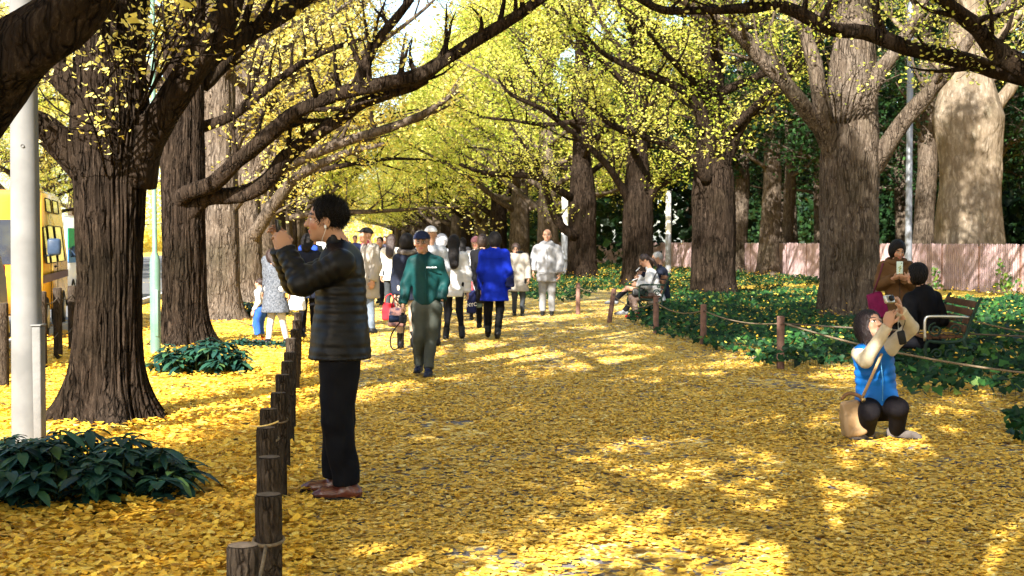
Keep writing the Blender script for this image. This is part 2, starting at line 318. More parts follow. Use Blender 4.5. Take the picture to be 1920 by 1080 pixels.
# ---------------- trees ----------------
def interp_path(P, rad, t):
    m = len(P)-1; f = min(t*m, m-1e-6); i = int(f); a = f-i
    return P[i]*(1-a)+P[i+1]*a, nrm(P[i+1]-P[i]), rad[i]*(1-a)+rad[i+1]*a
def wander(rg, p, d, L, n, w, up):
    P = [np.array(p, float)]; d = nrm(d)
    for i in range(n):
        d = nrm(d+rg.normal(size=3)*w+np.array([0, 0, up])); P.append(P[-1]+d*L/n)
    return np.array(P)
class Tree:
    def __init__(s, seed): s.rg = np.random.default_rng(seed); s.parts = []; s.twigs = []; s.pts = []
    def limb(s, P, rad, n=8, rough=.12, subs=8, subL=.38, twig=5, tl=.5, dens=8, sp=.07, t0=.2, up=.12, k=3):
        """a limb with branches, twigs and leaf positions; P local"""
        rg = s.rg; P, rad = smooth_path(P, rad, k)
        s.parts.append(tube(P, rad, n, rough, 2.5, rg.uniform(0, 99)))
        L = np.linalg.norm(np.diff(P, axis=0), axis=1).sum()
        for i in range(subs):
            t = t0+(1-t0)*(i+rg.uniform(0, 1))/subs
            p, T, r = interp_path(P, rad, t)
            d = nrm(T*.55+nrm(rg.normal(size=3))*.75+np.array([0, 0, .32]))
            l = subL*L*(1.15-.55*t)*rg.uniform(.6, 1.25); l = min(max(l, .5), 2.8)
            B = wander(rg, p, d, l, 5, .17, up); br = np.linspace(max(min(r*.55, .05), .01), .006, 6)
            s.parts.append(tube(B, br, 5 if n > 6 else 3, 0))
            for j in range(twig):
                tt = .12+.88*(j+rg.uniform(0, 1))/twig
                q, T2, r2 = interp_path(B, br, tt)
                d2 = nrm(T2*.5+nrm(rg.normal(size=3))*.9+np.array([0, 0, .1]))
                Tw = wander(rg, q, d2, tl*rg.uniform(.5, 1.4), 3, .22, .0)
                s.twigs.append(Tw)
                for x in rg.uniform(0, 1, dens):
                    c, _, _ = interp_path(Tw, [1]*4, x); s.pts.append(c+rg.normal(size=3)*sp)
    def add_trunk(s, prof, n=24, nz=40, ridge=.0, flare=.45, kx=5.0, kz=1.1, H=None):
        """prof: (z, r, dx, dy)"""
        p = np.array(prof, float); z = np.linspace(p[0, 0], p[-1, 0], nz); z = p[0, 0]+(z-p[0, 0])*((z-p[0, 0])/(z[-1]-p[0, 0]+1e-9))**.25
        Q = np.stack([np.interp(z, p[:, 0], p[:, i]) for i in range(1, 4)], 1)
        ph = s.rg.uniform(0, 6.28, 4); V = np.zeros((nz, n, 3)); off = s.rg.uniform(0, 50)
        for i in range(nz):
            for j in range(n):
                a = 2*math.pi*j/n; c, si = math.cos(a), math.sin(a)
                fl = flare*math.exp(-max(z[i], 0)/.22)*(1+.45*math.sin(4*a+ph[0])+.3*math.sin(7*a+ph[1]))
                lob = 1+.07*math.sin(3*a+ph[2]+z[i]*.4)+.05*mnoise.noise(Vector((c*1.5, si*1.5, z[i]*.7+off)))*2
                r = Q[i, 0]*(lob+fl*.75)
                if ridge:
                    w = mnoise.noise(Vector((c*kx*.5, si*kx*.5, z[i]*.8+off)))*.35
                    d = min(1, abs(mnoise.noise(Vector((c*kx+w, si*kx+w, z[i]*kz+off))))*5)
                    d2 = mnoise.noise(Vector((c*kx*3, si*kx*3, z[i]*kz*4+off)))
                    r += ridge*(d**.7-.6)+ridge*.3*d2
                V[i, j] = (Q[i, 1]+c*r, Q[i, 2]+si*r, z[i])
        i = np.arange(nz-1)[:, None]*n; j = np.arange(n)[None, :]; k = (j+1) % n
        s.parts.append((V.reshape(-1, 3), [np.stack([i+j, i+k, i+n+k, i+n+j], -1).reshape(-1, 4)]))
    def auto(s, z0, z1, count, L0, L1, r0=.15, dxy=(0, 0), el=(22, 48), skip=None, **kw):
        rg = s.rg; az = rg.uniform(0, 6.28)
        for i in range(count):
            t = i/max(count-1, 1); z = z0+(z1-z0)*t+rg.uniform(-.2, .2); az += 2.4+rg.uniform(-.3, .3)
            if skip and skip(az % 6.2832, z): continue
            L = (L0+(L1-L0)*t)*rg.uniform(.8, 1.15); e = R(rg.uniform(*el)+18*t)
            d = (math.cos(az)*math.cos(e), math.sin(az)*math.cos(e), math.sin(e))
            P = wander(rg, (dxy[0], dxy[1], z), d, L, 6, .13, .03)
            s.limb(P, np.linspace(r0*(1-.55*t), .02, 7), **kw)
    def finish(s, name, loc, label, group, m_b, m_l, leaf=.06, shape='fan3', twr=.005, tn=3, flat=.25, upper=None):
        root = empty(name, loc, label, 'tree', group)
        parts = s.parts+[tube(t, [twr*1.5, twr, twr, twr*.5], tn, 0, cap=False) for t in s.twigs]
        V, F = merge(parts); build('trunk', V, F, m_b, root)
        if s.pts:
            P = np.array(s.pts)
            if upper:                       # high leaves, far above the view, drawn larger and simpler
                hi = P[:, 2] > upper[0]; V1, F1, r1 = leaf_mesh(P[~hi], leaf, s.rg, shape, flat=flat); V2, F2, r2 = leaf_mesh(P[hi], upper[1], s.rg, 'fan3', flat=flat)
                nv = np.concatenate([np.full((~hi).sum(), len(r1)//max(1, (~hi).sum())), np.full(hi.sum(), 4)])
                V, F = merge([(V1, F1), (V2, F2)]); dr = np.array([mnoise.noise(Vector(p*.6)) for p in np.concatenate([P[~hi], P[hi]])])*.45
                build('crown', V, F, m_l, root, smooth=False, rnd=np.clip(np.concatenate([r1, r2])+np.repeat(dr, nv), 0, 1)); return root
            V, F, r = leaf_mesh(P, leaf, s.rg, shape, flat=flat)
            # light and dark clumps in the crown come from hue drifting over the crown
            n = len(r)//len(P); dr = np.array([mnoise.noise(Vector(p*.6)) for p in P])*.45
            build('crown', V, F, m_l, root, smooth=False, rnd=np.clip(r+np.repeat(dr, n), 0, 1))
        return root
def leftX(Y): return -4.77+AV*(Y-19.8)
def rightX(Y): return 6.45+AV*(Y-26)
def L3(o, pts):                     # picture points at depth Y -> local to o
    return np.array([at(*p) for p in pts])-np.asarray(o)

GL = 'ginkgo trees lining the left of the path'; GR = 'ginkgo trees lining the right of the path'
HP = dict(subs=9, subL=.3, twig=6, tl=.45, dens=7, sp=.05)

# T1: big dark ginkgo by the concrete pole
o = gp(206, 788); t = Tree(11)
t.add_trunk([(0, .32, 0, 0), (.5, .27, .0, 0), (1.2, .25, .02, 0), (2.0, .275, .02, 0), (2.4, .31, .04, 0), (2.9, .27, .03, 0), (6, .25, .1, .3), (12, .16, .2, .3), (17, .03, .2, .3)], 240, 420, .042, .62, 10.0, .9)
Y = o[1]
t.limb(L3(o, [(255, 345, Y-.05), (278, 262, Y-.12), (330, 175, Y-.25), (395, 75, Y-.3), (430, 10, Y-.3), (455, -90, Y-.2), (500, -260, Y)]), [.17, .14, .125, .115, .10, .085, .04], n=20, rough=.16, t0=.45, **HP)
t.limb(L3(o, [(345, 165, Y-.2), (400, 102, Y-.1), (470, 60, Y+.1), (545, 18, Y+.3), (650, -60, Y+.5), (760, -110, Y+.8)]), [.08, .085, .075, .065, .05, .03], n=14, rough=.16, **HP)
t.limb(L3(o, [(185, 340, Y+.0), (130, 285, Y-.1), (85, 240, Y-.2), (40, 222, Y-.3), (-30, 170, Y-.5), (-160, 90, Y-.8)]), [.16, .125, .11, .10, .09, .05], n=16, rough=.18, t0=.7, **HP)
t.limb(L3(o, [(190, 200, Y+.0), (140, 165, Y-.1), (95, 128, Y-.1), (30, 110, Y), (-60, 20, Y)]), [.13, .11, .10, .08, .05], n=14, rough=.15, **HP)
t.limb(L3(o, [(256, 235, Y-.38), (257, 150, Y-.42), (262, 60, Y-.42), (258, -60, Y-.4)]), [.022, .02, .018, .012], n=8, rough=.1, **dict(HP, subs=5))
for a in range(9): t.limb(L3(o, [(200+a*11, 330-a*21, Y-.3), (180+a*22, 250-a*24, Y-.6), (150+a*34, 180-a*26, Y-.9)]), [.012, .009, .005], n=5, rough=0, subs=4, subL=.5, twig=3, tl=.3, dens=4, sp=.04, t0=.1)
t.auto(4.2, 15, 22, 5.2, 1.8, .12, (.1, .2), subs=8, subL=.36, twig=6, tl=.7, dens=12, sp=.14, n=7)
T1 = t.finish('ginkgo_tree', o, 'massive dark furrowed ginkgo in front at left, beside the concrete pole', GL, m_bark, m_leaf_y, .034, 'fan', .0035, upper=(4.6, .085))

# T2 with the long limb that crosses the picture
o = np.array([leftX(19.8), 19.8, 0]); t = Tree(12); Y = 19.8
t.add_trunk([(0, .33, 0, 0), (.6, .30, 0, 0), (1.6, .295, .0, 0), (2.3, .30, .0, 0), (3, .28, .02, 0), (6, .27, .1, 0), (12, .15, .1, .3), (18, .03, .1, .3)], 180, 300, .036, .6, 9.5, .9)
t.limb(L3(o, [(335, 385, Y-.15), (352, 362, Y-.35), (400, 342, Y-.5), (450, 298, Y-.7), (510, 248, Y-.9), (560, 208, Y-1), (640, 175, Y-1.1), (729, 155, Y-1.2), (787, 142, Y-1.2), (840, 108, Y-1.2), (915, 62, Y-1.2), (973, 27, Y-1.2), (1020, -5, Y-1.2), (1120, -50, Y-1.2)]),
       [.13, .125, .12, .115, .11, .10, .10, .10, .105, .095, .085, .075, .065, .03], n=14, rough=.16, subs=22, subL=.16, twig=6, tl=.5, dens=6, sp=.06, t0=.2)
t.limb(L3(o, [(345, 415, Y-.1), (385, 372, Y-.2), (450, 366, Y-.3), (500, 340, Y-.4), (530, 300, Y-.5), (565, 270, Y-.6), (640, 222, Y-.8), (684, 190, Y-.9), (764, 166, Y-1.0), (800, 150, Y-1.1)]),
       [.12, .12, .12, .115, .105, .10, .095, .085, .065, .05], n=14, rough=.16, subs=14, subL=.18, twig=6, tl=.5, dens=6, sp=.06)
t.limb(L3(o, [(640, 178, Y-1.1), (668, 160, Y-1.1), (693, 102, Y-1), (720, 60, Y-1), (742, 35, Y-.9), (775, -10, Y-.9), (810, -80, Y-.8)]), [.06, .075, .07, .065, .06, .055, .04], n=12, rough=.16, subs=9, subL=.3, twig=6, tl=.5, dens=6, sp=.06)
t.limb(L3(o, [(380, 160, Y+.1), (430, 110, Y+.4), (490, 40, Y+.6), (540, -40, Y+1)]), [.12, .10, .08, .05], n=12, rough=.16, **HP)
t.limb(L3(o, [(372, 240, Y+.1), (440, 215, Y+.2), (520, 150, Y+.2), (600, 100, Y+.2), (690, 70, Y)]), [.09, .075, .06, .045, .025], n=10, rough=.16, **HP)
t.limb(L3(o, [(320, 330, Y), (300, 250, Y+.2), (240, 190, Y+.4), (180, 120, Y+.6)]), [.12, .10, .08, .05], n=10, rough=.16, **HP)
t.auto(5, 15.5, 24, 5.2, 1.8, .12, (.1, 0), subs=8, subL=.36, twig=6, tl=.7, dens=12, sp=.14, n=7)
t.finish('ginkgo_tree', o, 'second ginkgo on the left, whose long bare limb crosses over the path', GL, m_bark, m_leaf_y, .040, 'fan', .004, upper=(5.2, .085))

# T0: leaning limb from the tree beside the camera
o = np.array([-3.15, 6.6, 0]); t = Tree(13); Y = 6.6
t.add_trunk([(0, .38, 0, 0), (.6, .34, 0, 0), (1.8, .34, .05, 0), (2.4, .40, .22, 0), (3.2, .34, .3, .1), (7, .26, .3, .1), (13, .12, .3, .1)], 70, 110, .03, .6, 6, .9)
t.limb(L3(o, [(-130, 330, Y), (-60, 215, Y-.1), (10, 122, Y-.2), (70, 72, Y-.3), (120, 30, Y-.3), (180, -40, Y-.3), (300, -200, Y-.2), (440, -420, Y)]), [.22, .19, .155, .15, .15, .14, .11, .05], n=22, rough=.14, t0=.6, **HP)
t.auto(4.4, 15, 26, 5.6, 1.8, .12, (.3, 0), el=(30, 55), subs=8, subL=.36, twig=6, tl=.6, dens=24, sp=.15, n=7)
t.finish('ginkgo_tree', o, 'nearest ginkgo, only its thick leaning limb showing in the top left corner', GL, m_bark, m_leaf_y, .04, 'fan3', .004, upper=(6.0, .115))

# A: pale trunked ginkgo on the right
o = np.array([rightX(26), 26, 0]); t = Tree(14); Y = 26
t.add_trunk([(0, .58, 0, 0), (.8, .535, 0, 0), (1.8, .53, 0, 0), (2.8, .545, 0, 0), (3.6, .52, 0, 0), (4.6, .44, .02, 0), (5.4, .38, .03, 0), (6, .30, .1, .2), (11, .2, .1, .3), (17, .04, .1, .2)], 150, 260, .030, .3, 10, 1.3)
t.limb(L3(o, [(1590, 345, Y+.1), (1552, 268, Y-.1), (1527, 228, Y-.3), (1485, 171, Y-.6), (1425, 106, Y-.8), (1383, 60, Y-1), (1328, 23, Y-1.2), (1290, 5, Y-1.3), (1200, -60, Y-1.5)]), [.26, .17, .15, .14, .13, .12, .10, .08, .04], n=16, rough=.16, subs=14, subL=.26, twig=6, tl=.5, dens=9, sp=.07, t0=.3)
t.limb(L3(o, [(1585, 345, Y+.05), (1556, 262, Y-.25), (1538, 190, Y-.5), (1531, 139, Y-.6), (1512, 70, Y-.6), (1490, 20, Y-.6), (1470, -80, Y-.6)]), [.20, .17, .155, .15, .12, .10, .05], n=16, rough=.16, t0=.5, **dict(HP, dens=7))
t.limb(L3(o, [(1625, 300, Y-.3), (1627, 210, Y-.35), (1643, 145, Y-.35), (1680, 95, Y-.3), (1720, 30, Y-.2), (1760, -60, Y)]), [.17, .13, .13, .12, .10, .06], n=16, rough=.16, t0=.5, **HP)
t.limb(L3(o, [(1612, 345, Y+.1), (1656, 285, Y-.3), (1698, 222, Y-.6), (1740, 176, Y-.9), (1786, 120, Y-1.2), (1830, 60, Y-1.5), (1900, 0, Y-2)]), [.24, .17, .155, .14, .12, .10, .06], n=16, rough=.16, t0=.4, **HP)
for a in range(8): t.limb(L3(o, [(1560+a*8, 230, Y-.5), (1550+a*14, 190-a*4, Y-.9), (1535+a*22, 130+((a*37) % 50), Y-1.2)]), [.02, .014, .006], n=5, rough=0, subs=2, subL=.5, twig=2, tl=.3, dens=2, sp=.04)
t.auto(5.6, 15, 24, 5.6, 1.8, .13, (.1, .1), el=(8,40), subs=8, subL=.36, twig=6, tl=.7, dens=18, sp=.14, n=8)
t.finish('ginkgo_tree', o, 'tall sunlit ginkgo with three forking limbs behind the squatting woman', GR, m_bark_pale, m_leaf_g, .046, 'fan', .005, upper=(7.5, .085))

# R1: off-frame tree whose dark limbs enter at the top right
o = np.array([rightX(17)+.55, 17, 0]); t = Tree(15); Y = 17
t.add_trunk([(0, .5, 0, 0), (1, .45, 0, 0), (3, .45, 0, 0), (6, .3, 0, 0), (12, .15, 0, 0), (17, .03, 0, 0)], 48, 70, .03, .5, 6, 1)
t.limb(L3(o, [(2080, 330, Y), (1975, 190, Y-.2), (1925, 132, Y-.3), (1869, 97, Y-.4), (1835, 55, Y-.5), (1805, 30, Y-.6), (1765, -5, Y-.8), (1700, -60, Y-1)]), [.22, .17, .15, .12, .10, .09, .075, .04], n=16, rough=.17, subs=12, subL=.3, twig=6, tl=.4, dens=7, sp=.05)
t.limb(L3(o, [(2040, 260, Y), (1960, 165, Y+.2), (1860, 130, Y+.2), (1786, 108, Y+.1), (1698, 88, Y), (1624, 60, Y), (1559, 55, Y), (1499, 25, Y), (1450, 8, Y), (1415, 14, Y-.1), (1345, 18, Y-.2), (1300, 20, Y-.2), (1240, 18, Y-.3), (1190, -8, Y-.4), (1100, -50, Y-.6)]), [.15, .12, .105, .10, .095, .09, .085, .08, .075, .065, .055, .05, .045, .04, .02], n=14, rough=.16, subs=24, subL=.11, twig=6, tl=.4, dens=6, sp=.05, t0=.1)
t.auto(3.9, 15, 24, 5.4, 1.8, .12, (0, 0), el=(22, 50), skip=lambda a, z: z < 4.5 and 1.8 < a < 4.6, subs=8, subL=.36, twig=6, tl=.65, dens=16, sp=.12, n=8)
t.finish('ginkgo_tree', o, 'ginkgo out of view at right, its dark limbs reaching in across the top right', GR, m_bark, m_leaf_g, .036, 'fan', .004, upper=(5.5, .085))

# C and D
def mid_tree(seed, px, Y, prof, limbs, label, mb, ml, group=GR):
    o = np.array([(px-960)/FPX*Y, Y, 0]); t = Tree(seed); t.add_trunk(prof, 80, 150, .030, .35, 6, 1)
    for pts, r in limbs: t.limb(L3(o, pts), r, n=12, rough=.16, subs=12, subL=.28, twig=7, tl=.6, dens=12, sp=.1, t0=.15)
    t.auto(4.0, 16, 30, 6.2, 1.8, .13, (0, 0), el=(4, 38), subs=8, subL=.36, twig=7, tl=.7, dens=19 if group is GR else 6, sp=.15, n=8)
    return t.finish('ginkgo_tree', o, label, group, mb, ml, .058, 'fan3', .006)
Y = 35
mid_tree(21, 1340, Y, [(0, .58, 0, 0), (.8, .53, 0, 0), (2.6, .54, 0, 0), (3.2, .50, 0, 0), (4.2, .34, -.1, 0), (6, .28, -.1, 0), (11, .2, 0, 0), (17, .04, 0, 0)],
 [([(1335, 350, Y-.2), (1330, 290, Y-.3), (1325, 240, Y-.4), (1305, 180, Y-.6), (1290, 120, Y-.8)], [.25, .19, .16, .12, .06]),
  ([(1330, 340, Y-.3), (1300, 298, Y-.6), (1231, 264, Y-1), (1164, 244, Y-1.4), (1120, 213, Y-1.8), (1085, 180, Y-2)], [.2, .12, .09, .08, .06, .03]),
  ([(1345, 340, Y), (1375, 270, Y-.2), (1400, 225, Y-.4), (1440, 190, Y-.5), (1500, 120, Y-.5)], [.22, .13, .11, .09, .05]),
  ([(1322, 250, Y-.4), (1293, 180, Y-.8), (1236, 147, Y-1.2), (1187, 129, Y-1.6), (1129, 98, Y-2), (1095, 60, Y-2.4)], [.12, .11, .10, .08, .06, .03])],
 'dark trunked ginkgo standing in the ivy right of the seated couple', m_bark, m_leaf_g)
Y = 44
mid_tree(22, 1194, Y, [(0, .50, 0, 0), (.8, .46, 0, 0), (2.0, .47, 0, 0), (2.8, .45, 0, 0), (4.4, .30, 0, 0), (10, .2, 0, 0), (17, .04, 0, 0)],
 [([(1205, 395, Y), (1230, 350, Y-.2), (1256, 335, Y-.4), (1300, 260, Y-.5)], [.2, .13, .10, .05]),
  ([(1190, 395, Y), (1165, 350, Y-.4), (1130, 300, Y-.8), (1067, 244, Y-1.2), (1018, 205, Y-1.6), (960, 178, Y-2), (933, 147, Y-2.2)], [.2, .13, .11, .09, .08, .06, .03]),
  ([(1195, 380, Y), (1192, 300, Y), (1180, 200, Y), (1160, 100, Y-.5)], [.25, .2, .14, .06])],
 'slender ginkgo directly behind the couple on the far bench', m_bark, m_leaf_g)
Y = 53
mid_tree(23, 1090, Y, [(0, .60, 0, 0), (.8, .54, 0, 0), (3.0, .54, 0, 0), (4.6, .36, 0, 0), (10, .2, 0, 0), (17, .04, 0, 0)],
 [([(1080, 445, Y-.4), (1045, 415, Y-.7), (1024, 358, Y-1), (1004, 306, Y-1.4), (960, 240, Y-2)], [.2, .15, .13, .10, .05]),
  ([(1070, 370, Y-.4), (1010, 335, Y-1), (978, 329, Y-1.4), (907, 324, Y-2), (862, 307, Y-2.6)], [.16, .12, .12, .10, .05])],
 'ginkgo between the grey suited man and the far bench', m_bark, m_leaf_g)
# left third and fourth trees
Y = 26
mid_tree(24, 415, Y, [(0, .42, 0, 0), (.6, .36, 0, 0), (2.4, .33, 0, 0), (4.6, .28, 0, 0), (10, .2, 0, 0), (17, .04, 0, 0)],
 [([(425, 400, Y), (470, 350, Y-.3), (560, 300, Y-.6), (640, 267, Y-.9), (729, 240, Y-1.1), (795, 213, Y-1.3), (860, 170, Y-1.5)], [.16, .12, .11, .10, .085, .07, .03]),
  ([(420, 330, Y), (450, 250, Y), (520, 180, Y), (600, 90, Y)], [.16, .12, .10, .05])],
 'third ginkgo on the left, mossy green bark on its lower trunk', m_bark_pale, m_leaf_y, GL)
Y = 34
mid_tree(25, 461, Y, [(0, .46, 0, 0), (.6, .40, 0, 0), (2.2, .36, 0, 0), (4.6, .28, 0, 0), (10, .2, 0, 0), (17, .04, 0, 0)],
 [([(470, 450, Y-.1), (492, 415, Y-.4), (520, 375, Y-.6), (560, 330, Y-.9), (640, 290, Y-1.3), (720, 270, Y-1.6)], [.2, .16, .15, .13, .09, .05]),
  ([(465, 360, Y), (500, 280, Y-.3), (560, 200, Y-.6), (650, 120, Y-1)], [.16, .12, .09, .05])],
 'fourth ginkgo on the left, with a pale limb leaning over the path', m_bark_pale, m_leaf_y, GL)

ORD = 'first second third fourth fifth sixth seventh eighth ninth tenth eleventh twelfth thirteenth fourteenth fifteenth sixteenth seventeenth eighteenth nineteenth twentieth twenty-first'.split()
ordn = lambda i: ORD[i % len(ORD)]
# rows receding along the avenue: three proto trees, copied
def row_proto(seed, loc, label, group, ml, mb, leaf=.10, tw=6):
    t = Tree(seed)
    t.add_trunk([(0, .56, 0, 0), (.7, .47, 0, 0), (2.6, .45, 0, 0), (5, .32, 0, 0), (11, .19, 0, 0), (17, .04, 0, 0)], 24, 44, .03, .5, 5, 1)
    t.auto(2.5, 16, 38, 7.4, 1.8, .17, (0, 0), el=(4, 38), subs=9, subL=.34, twig=tw, tl=.8, dens=(11 if ml is m_leaf_y else 17), sp=.22, n=7, k=1)
    return t.finish('ginkgo_tree', loc, label, group, mb, ml, leaf, 'fan3', .007)
GF = 'farther ginkgo trees receding down the avenue'
LFAR = 'far ginkgo among those closing the avenue'
protos = [row_proto(31, (leftX(43), 43, 0), 'fifth ginkgo on the left, first of the far ones', GF, m_leaf_y, m_bark_pale),
          row_proto(32, (rightX(62), 62, 0), 'first far ginkgo on the right, beyond the grey suited man', GF, m_leaf_g, m_bark_pale),
          row_proto(33, (leftX(52), 52, 0), 'sixth ginkgo on the left, behind the farthest walkers', GF, m_leaf_g, m_bark)]
rr = random.Random(5)
for i, Y in enumerate(range(61, 215, 9)):
    copy_tree(protos[(i*2+i//3) % 3], (leftX(Y), Y, 0), rr.uniform(0, 6.28), rr.uniform(.92, 1.1), ordn(i)+' far ginkgo of the left row, counted from the front', GF)
for i, Y in enumerate(range(71, 215, 9)):
    copy_tree(protos[1+(i % 2)], (rightX(Y), Y, 0), rr.uniform(0, 6.28), rr.uniform(.92, 1.1), ordn(i)+' far ginkgo of the right row, counted from the front', GF)
t = Tree(35); t.add_trunk([(0, .5, 0, 0), (.7, .42, 0, 0), (2.6, .42, 0, 0), (5, .32, 0, 0), (11, .19, 0, 0), (17, .04, 0, 0)], 24, 44, .03, .5, 5, 1)
t.auto(2.8, 16, 36, 7.0, 1.8, .17, (0, 0), el=(6, 42), subs=8, subL=.34, twig=4, tl=.5, dens=26, sp=.16, n=7, k=1)  # unseen crown, shaped in opaque clumps to throw shade with clear sun patches
shade_tree = t.finish('ginkgo_tree', (leftX(-2), -2, 0), 'nearest ginkgo of the left row behind the viewpoint', 'ginkgo trees behind the viewpoint', m_bark, m_leaf_y, .125, 'fan3', .007)
# behind and beside the camera: the same avenue goes on (its shade falls in the picture)
for Y in (-11, -20, -29): copy_tree(shade_tree, (leftX(Y), Y, 0), rr.uniform(0, 6.28), 1, 'ginkgo of the left row standing behind the viewpoint', 'ginkgo trees behind the viewpoint')
for Y in (8, -1, -10, -19): copy_tree(shade_tree, (rightX(Y), Y, 0), rr.uniform(0, 6.28), 1, 'ginkgo of the right row standing behind the viewpoint', 'ginkgo trees behind the viewpoint')
for x, y in ((-10, -10),): copy_tree(shade_tree, (x, y, 0), rr.uniform(0, 6.28), 1, 'extra ginkgo added behind the viewpoint to shade the ground', 'ginkgo trees behind the viewpoint')  # extra tree out of view, added to deepen the foreground shade
# outer row across the road
for i, Y in enumerate((44, 56, 67, 78, 90, 104)):
    copy_tree(protos[0 if i % 2 else 2], (-17.5+AV*Y-(i % 3), Y, 0), rr.uniform(0, 6.28), rr.uniform(.8, 1.0), ordn(i)+' yellow ginkgo across the road, counted from the left edge', 'ginkgo trees across the road')

# ---------------- evergreen wood behind the fence ----------------
def ever_proto(seed, loc, label, r=.32, z0=3.2):
    t = Tree(seed)
    t.add_trunk([(0, r*1.2, 0, 0), (1, r, 0, 0), (4, r*.9, .1, 0), (9, r*.5, .1, 0), (13, .05, 0, 0)], 20, 30, .02, .4, 4, 1)
    t.auto(z0, 12.5, 22, 4.2, 1.8, .10, (0, 0), el=(0, 40), subs=7, subL=.4, twig=7, tl=.8, dens=16, sp=.22, n=6, k=1)
    return t.finish('evergreen_tree', loc, label, 'dark evergreen trees behind the picket fence', m_bark_pale, m_ever, .13, 'kite', .008)
ep = [ever_proto(41, (12.2, 52, 0), 'evergreen with bright green foliage left of the tall sunlit ginkgo'), ever_proto(42, (17.5, 50, 0), 'evergreen behind the picket fence beside the grey steel pole')]
for i, (x, y) in enumerate([(7.6, 80), (9.5, 68), (14.0, 62), (21, 46), (18.5, 58), (22.5, 54), (26, 47), (11.5, 86), (15.5, 76), (20, 70), (25, 62), (8.6, 100), (13, 102), (29, 56), (6.2, 118), (30, 70), (24, 84), (18, 92), (9, 130), (24, 39.5)]):
    copy_tree(ep[i % 2], (x, y, 0), rr.uniform(0, 6.28), rr.uniform(.9, 1.25), 'dark evergreen in the wood behind the picket fence, '+('near the right edge' if x > 20 and y < 75 else 'seen between the right hand ginkgo trunks' if y < 90 else 'deep in the shade far along'))
# far undergrowth that reads as one dark mass
n = 120000; rg = np.random.default_rng(3); y = rg.uniform(40, 190, n); x = 16.5+(y-40)*.08+rg.uniform(0, 20, n)*rg.uniform(.2, 1, n)+np.where(y > 70, -(y-70)*.10, 0)
x += 8
nn = 30000; y2 = rg.uniform(75, 230, nn); y = np.concatenate([y, y2]); x = np.concatenate([x, rightX(y2)+5+rg.uniform(0, 10, nn)])
P = np.stack([x, y, rg.uniform(0, 1, len(y))**.8*11], 1); V, F, r = leaf_mesh(P, .40, rg, 'kite')
tagit(build('far_wood', V, F, m_ever, smooth=False, rnd=r*.8), kind='stuff')
n = 26000; rg = np.random.default_rng(4); y = rg.uniform(36, 150, n); x = 14.2+AV*(y-36.6)+rg.uniform(.6, 5, n)
P = np.stack([x, y, np.abs(rg.normal(0, .45, n))], 1); V, F, r = leaf_mesh(P, .10, rg, 'kite')
tagit(build('undergrowth', V, F, m_ever, smooth=False, rnd=r), kind='stuff')
n = 60000; rg = np.random.default_rng(6); y = rg.uniform(30, 240, n); x = leftX(y)-24-rg.uniform(0, 8, n)
y = np.concatenate([y, rg.uniform(232, 244, 24000)]); x = np.concatenate([x, rg.uniform(-60, 10, 24000)])
P = np.stack([x, y, rg.uniform(0, 1, len(y))*np.where(y > 231, 12, 4)], 1); V, F, r = leaf_mesh(P, .36, rg, 'kite')
tagit(build('far_autumn_wood', V, F, m_leaf_y, smooth=False, rnd=r), kind='stuff')
# B: huge pale trunk behind the fence, and its slimmer neighbours
o = np.array([(1812-960)/FPX*43, 43, 0]); t = Tree(51)
t.add_trunk([(0, 1.16, 0, 0), (1, 1.12, 0, 0), (1.8, 1.05, .0, 0), (3.2, .90, .05, 0), (4.2, .92, .05, 0), (5.4, 1.05, 0, 0), (7, .6, 0, 0), (13, .3, 0, 0)], 90, 110, .04, .15, 6, .6)
for az, L in ((1.2, 4.5), (.2, 5)):
    t.limb(wander(t.rg, (math.cos(az)*.4, math.sin(az)*.4, 5.3), (math.cos(az), math.sin(az), .9), L, 6, .12, .02), np.linspace(.26, .04, 7), n=14, subs=10, subL=.3, twig=6, tl=.6, dens=12, sp=.1)
t.auto(5.9, 13, 16, 4.8, 2, .2, (0, 0), el=(25, 50), subs=8, subL=.36, twig=6, tl=.65, dens=12, sp=.12, n=8)
t.finish('ginkgo_tree', o, 'huge old tree with a smooth pale trunk behind the picket fence at right', None, bark_mat('bark_smooth', (.08, .06, .04), (.19, .155, .115), (.36, .32, .27), (3.5, 3.5, 1.2), .02, .6), m_leaf_g, .06, 'fan3', .006)
for px, Y, r, lab in ((1730, 47, .36, 'slim pale trunk between the grey steel pole and the huge pale tree'), (1385, 62, .34, 'slim pale trunk seen just right of the dark trunked ginkgo'), (1474, 60, .26, 'slim sunlit trunk left of the tall sunlit ginkgo'), (1440, 56, .40, 'dark leaning trunk behind the picket fence gate')):
    t = Tree(int(px)); t.add_trunk([(0, r*1.3, 0, 0), (1, r, 0, 0), (4, r*.9, .15, 0), (7, r*.8, .1, 0), (11, .08, 0, 0)], 30, 50, .02, .3, 5, 1)
    t.auto(4.2, 10.5, 10, 3.2, 1.6, .10, (.1, 0), subs=7, subL=.4, twig=6, tl=.7, dens=12, sp=.2, n=6, k=1)
    t.finish('evergreen_tree', (float((px-960)/FPX*Y), Y, 0), lab, None, m_bark_pale, m_ever, .11, 'kite', .008)
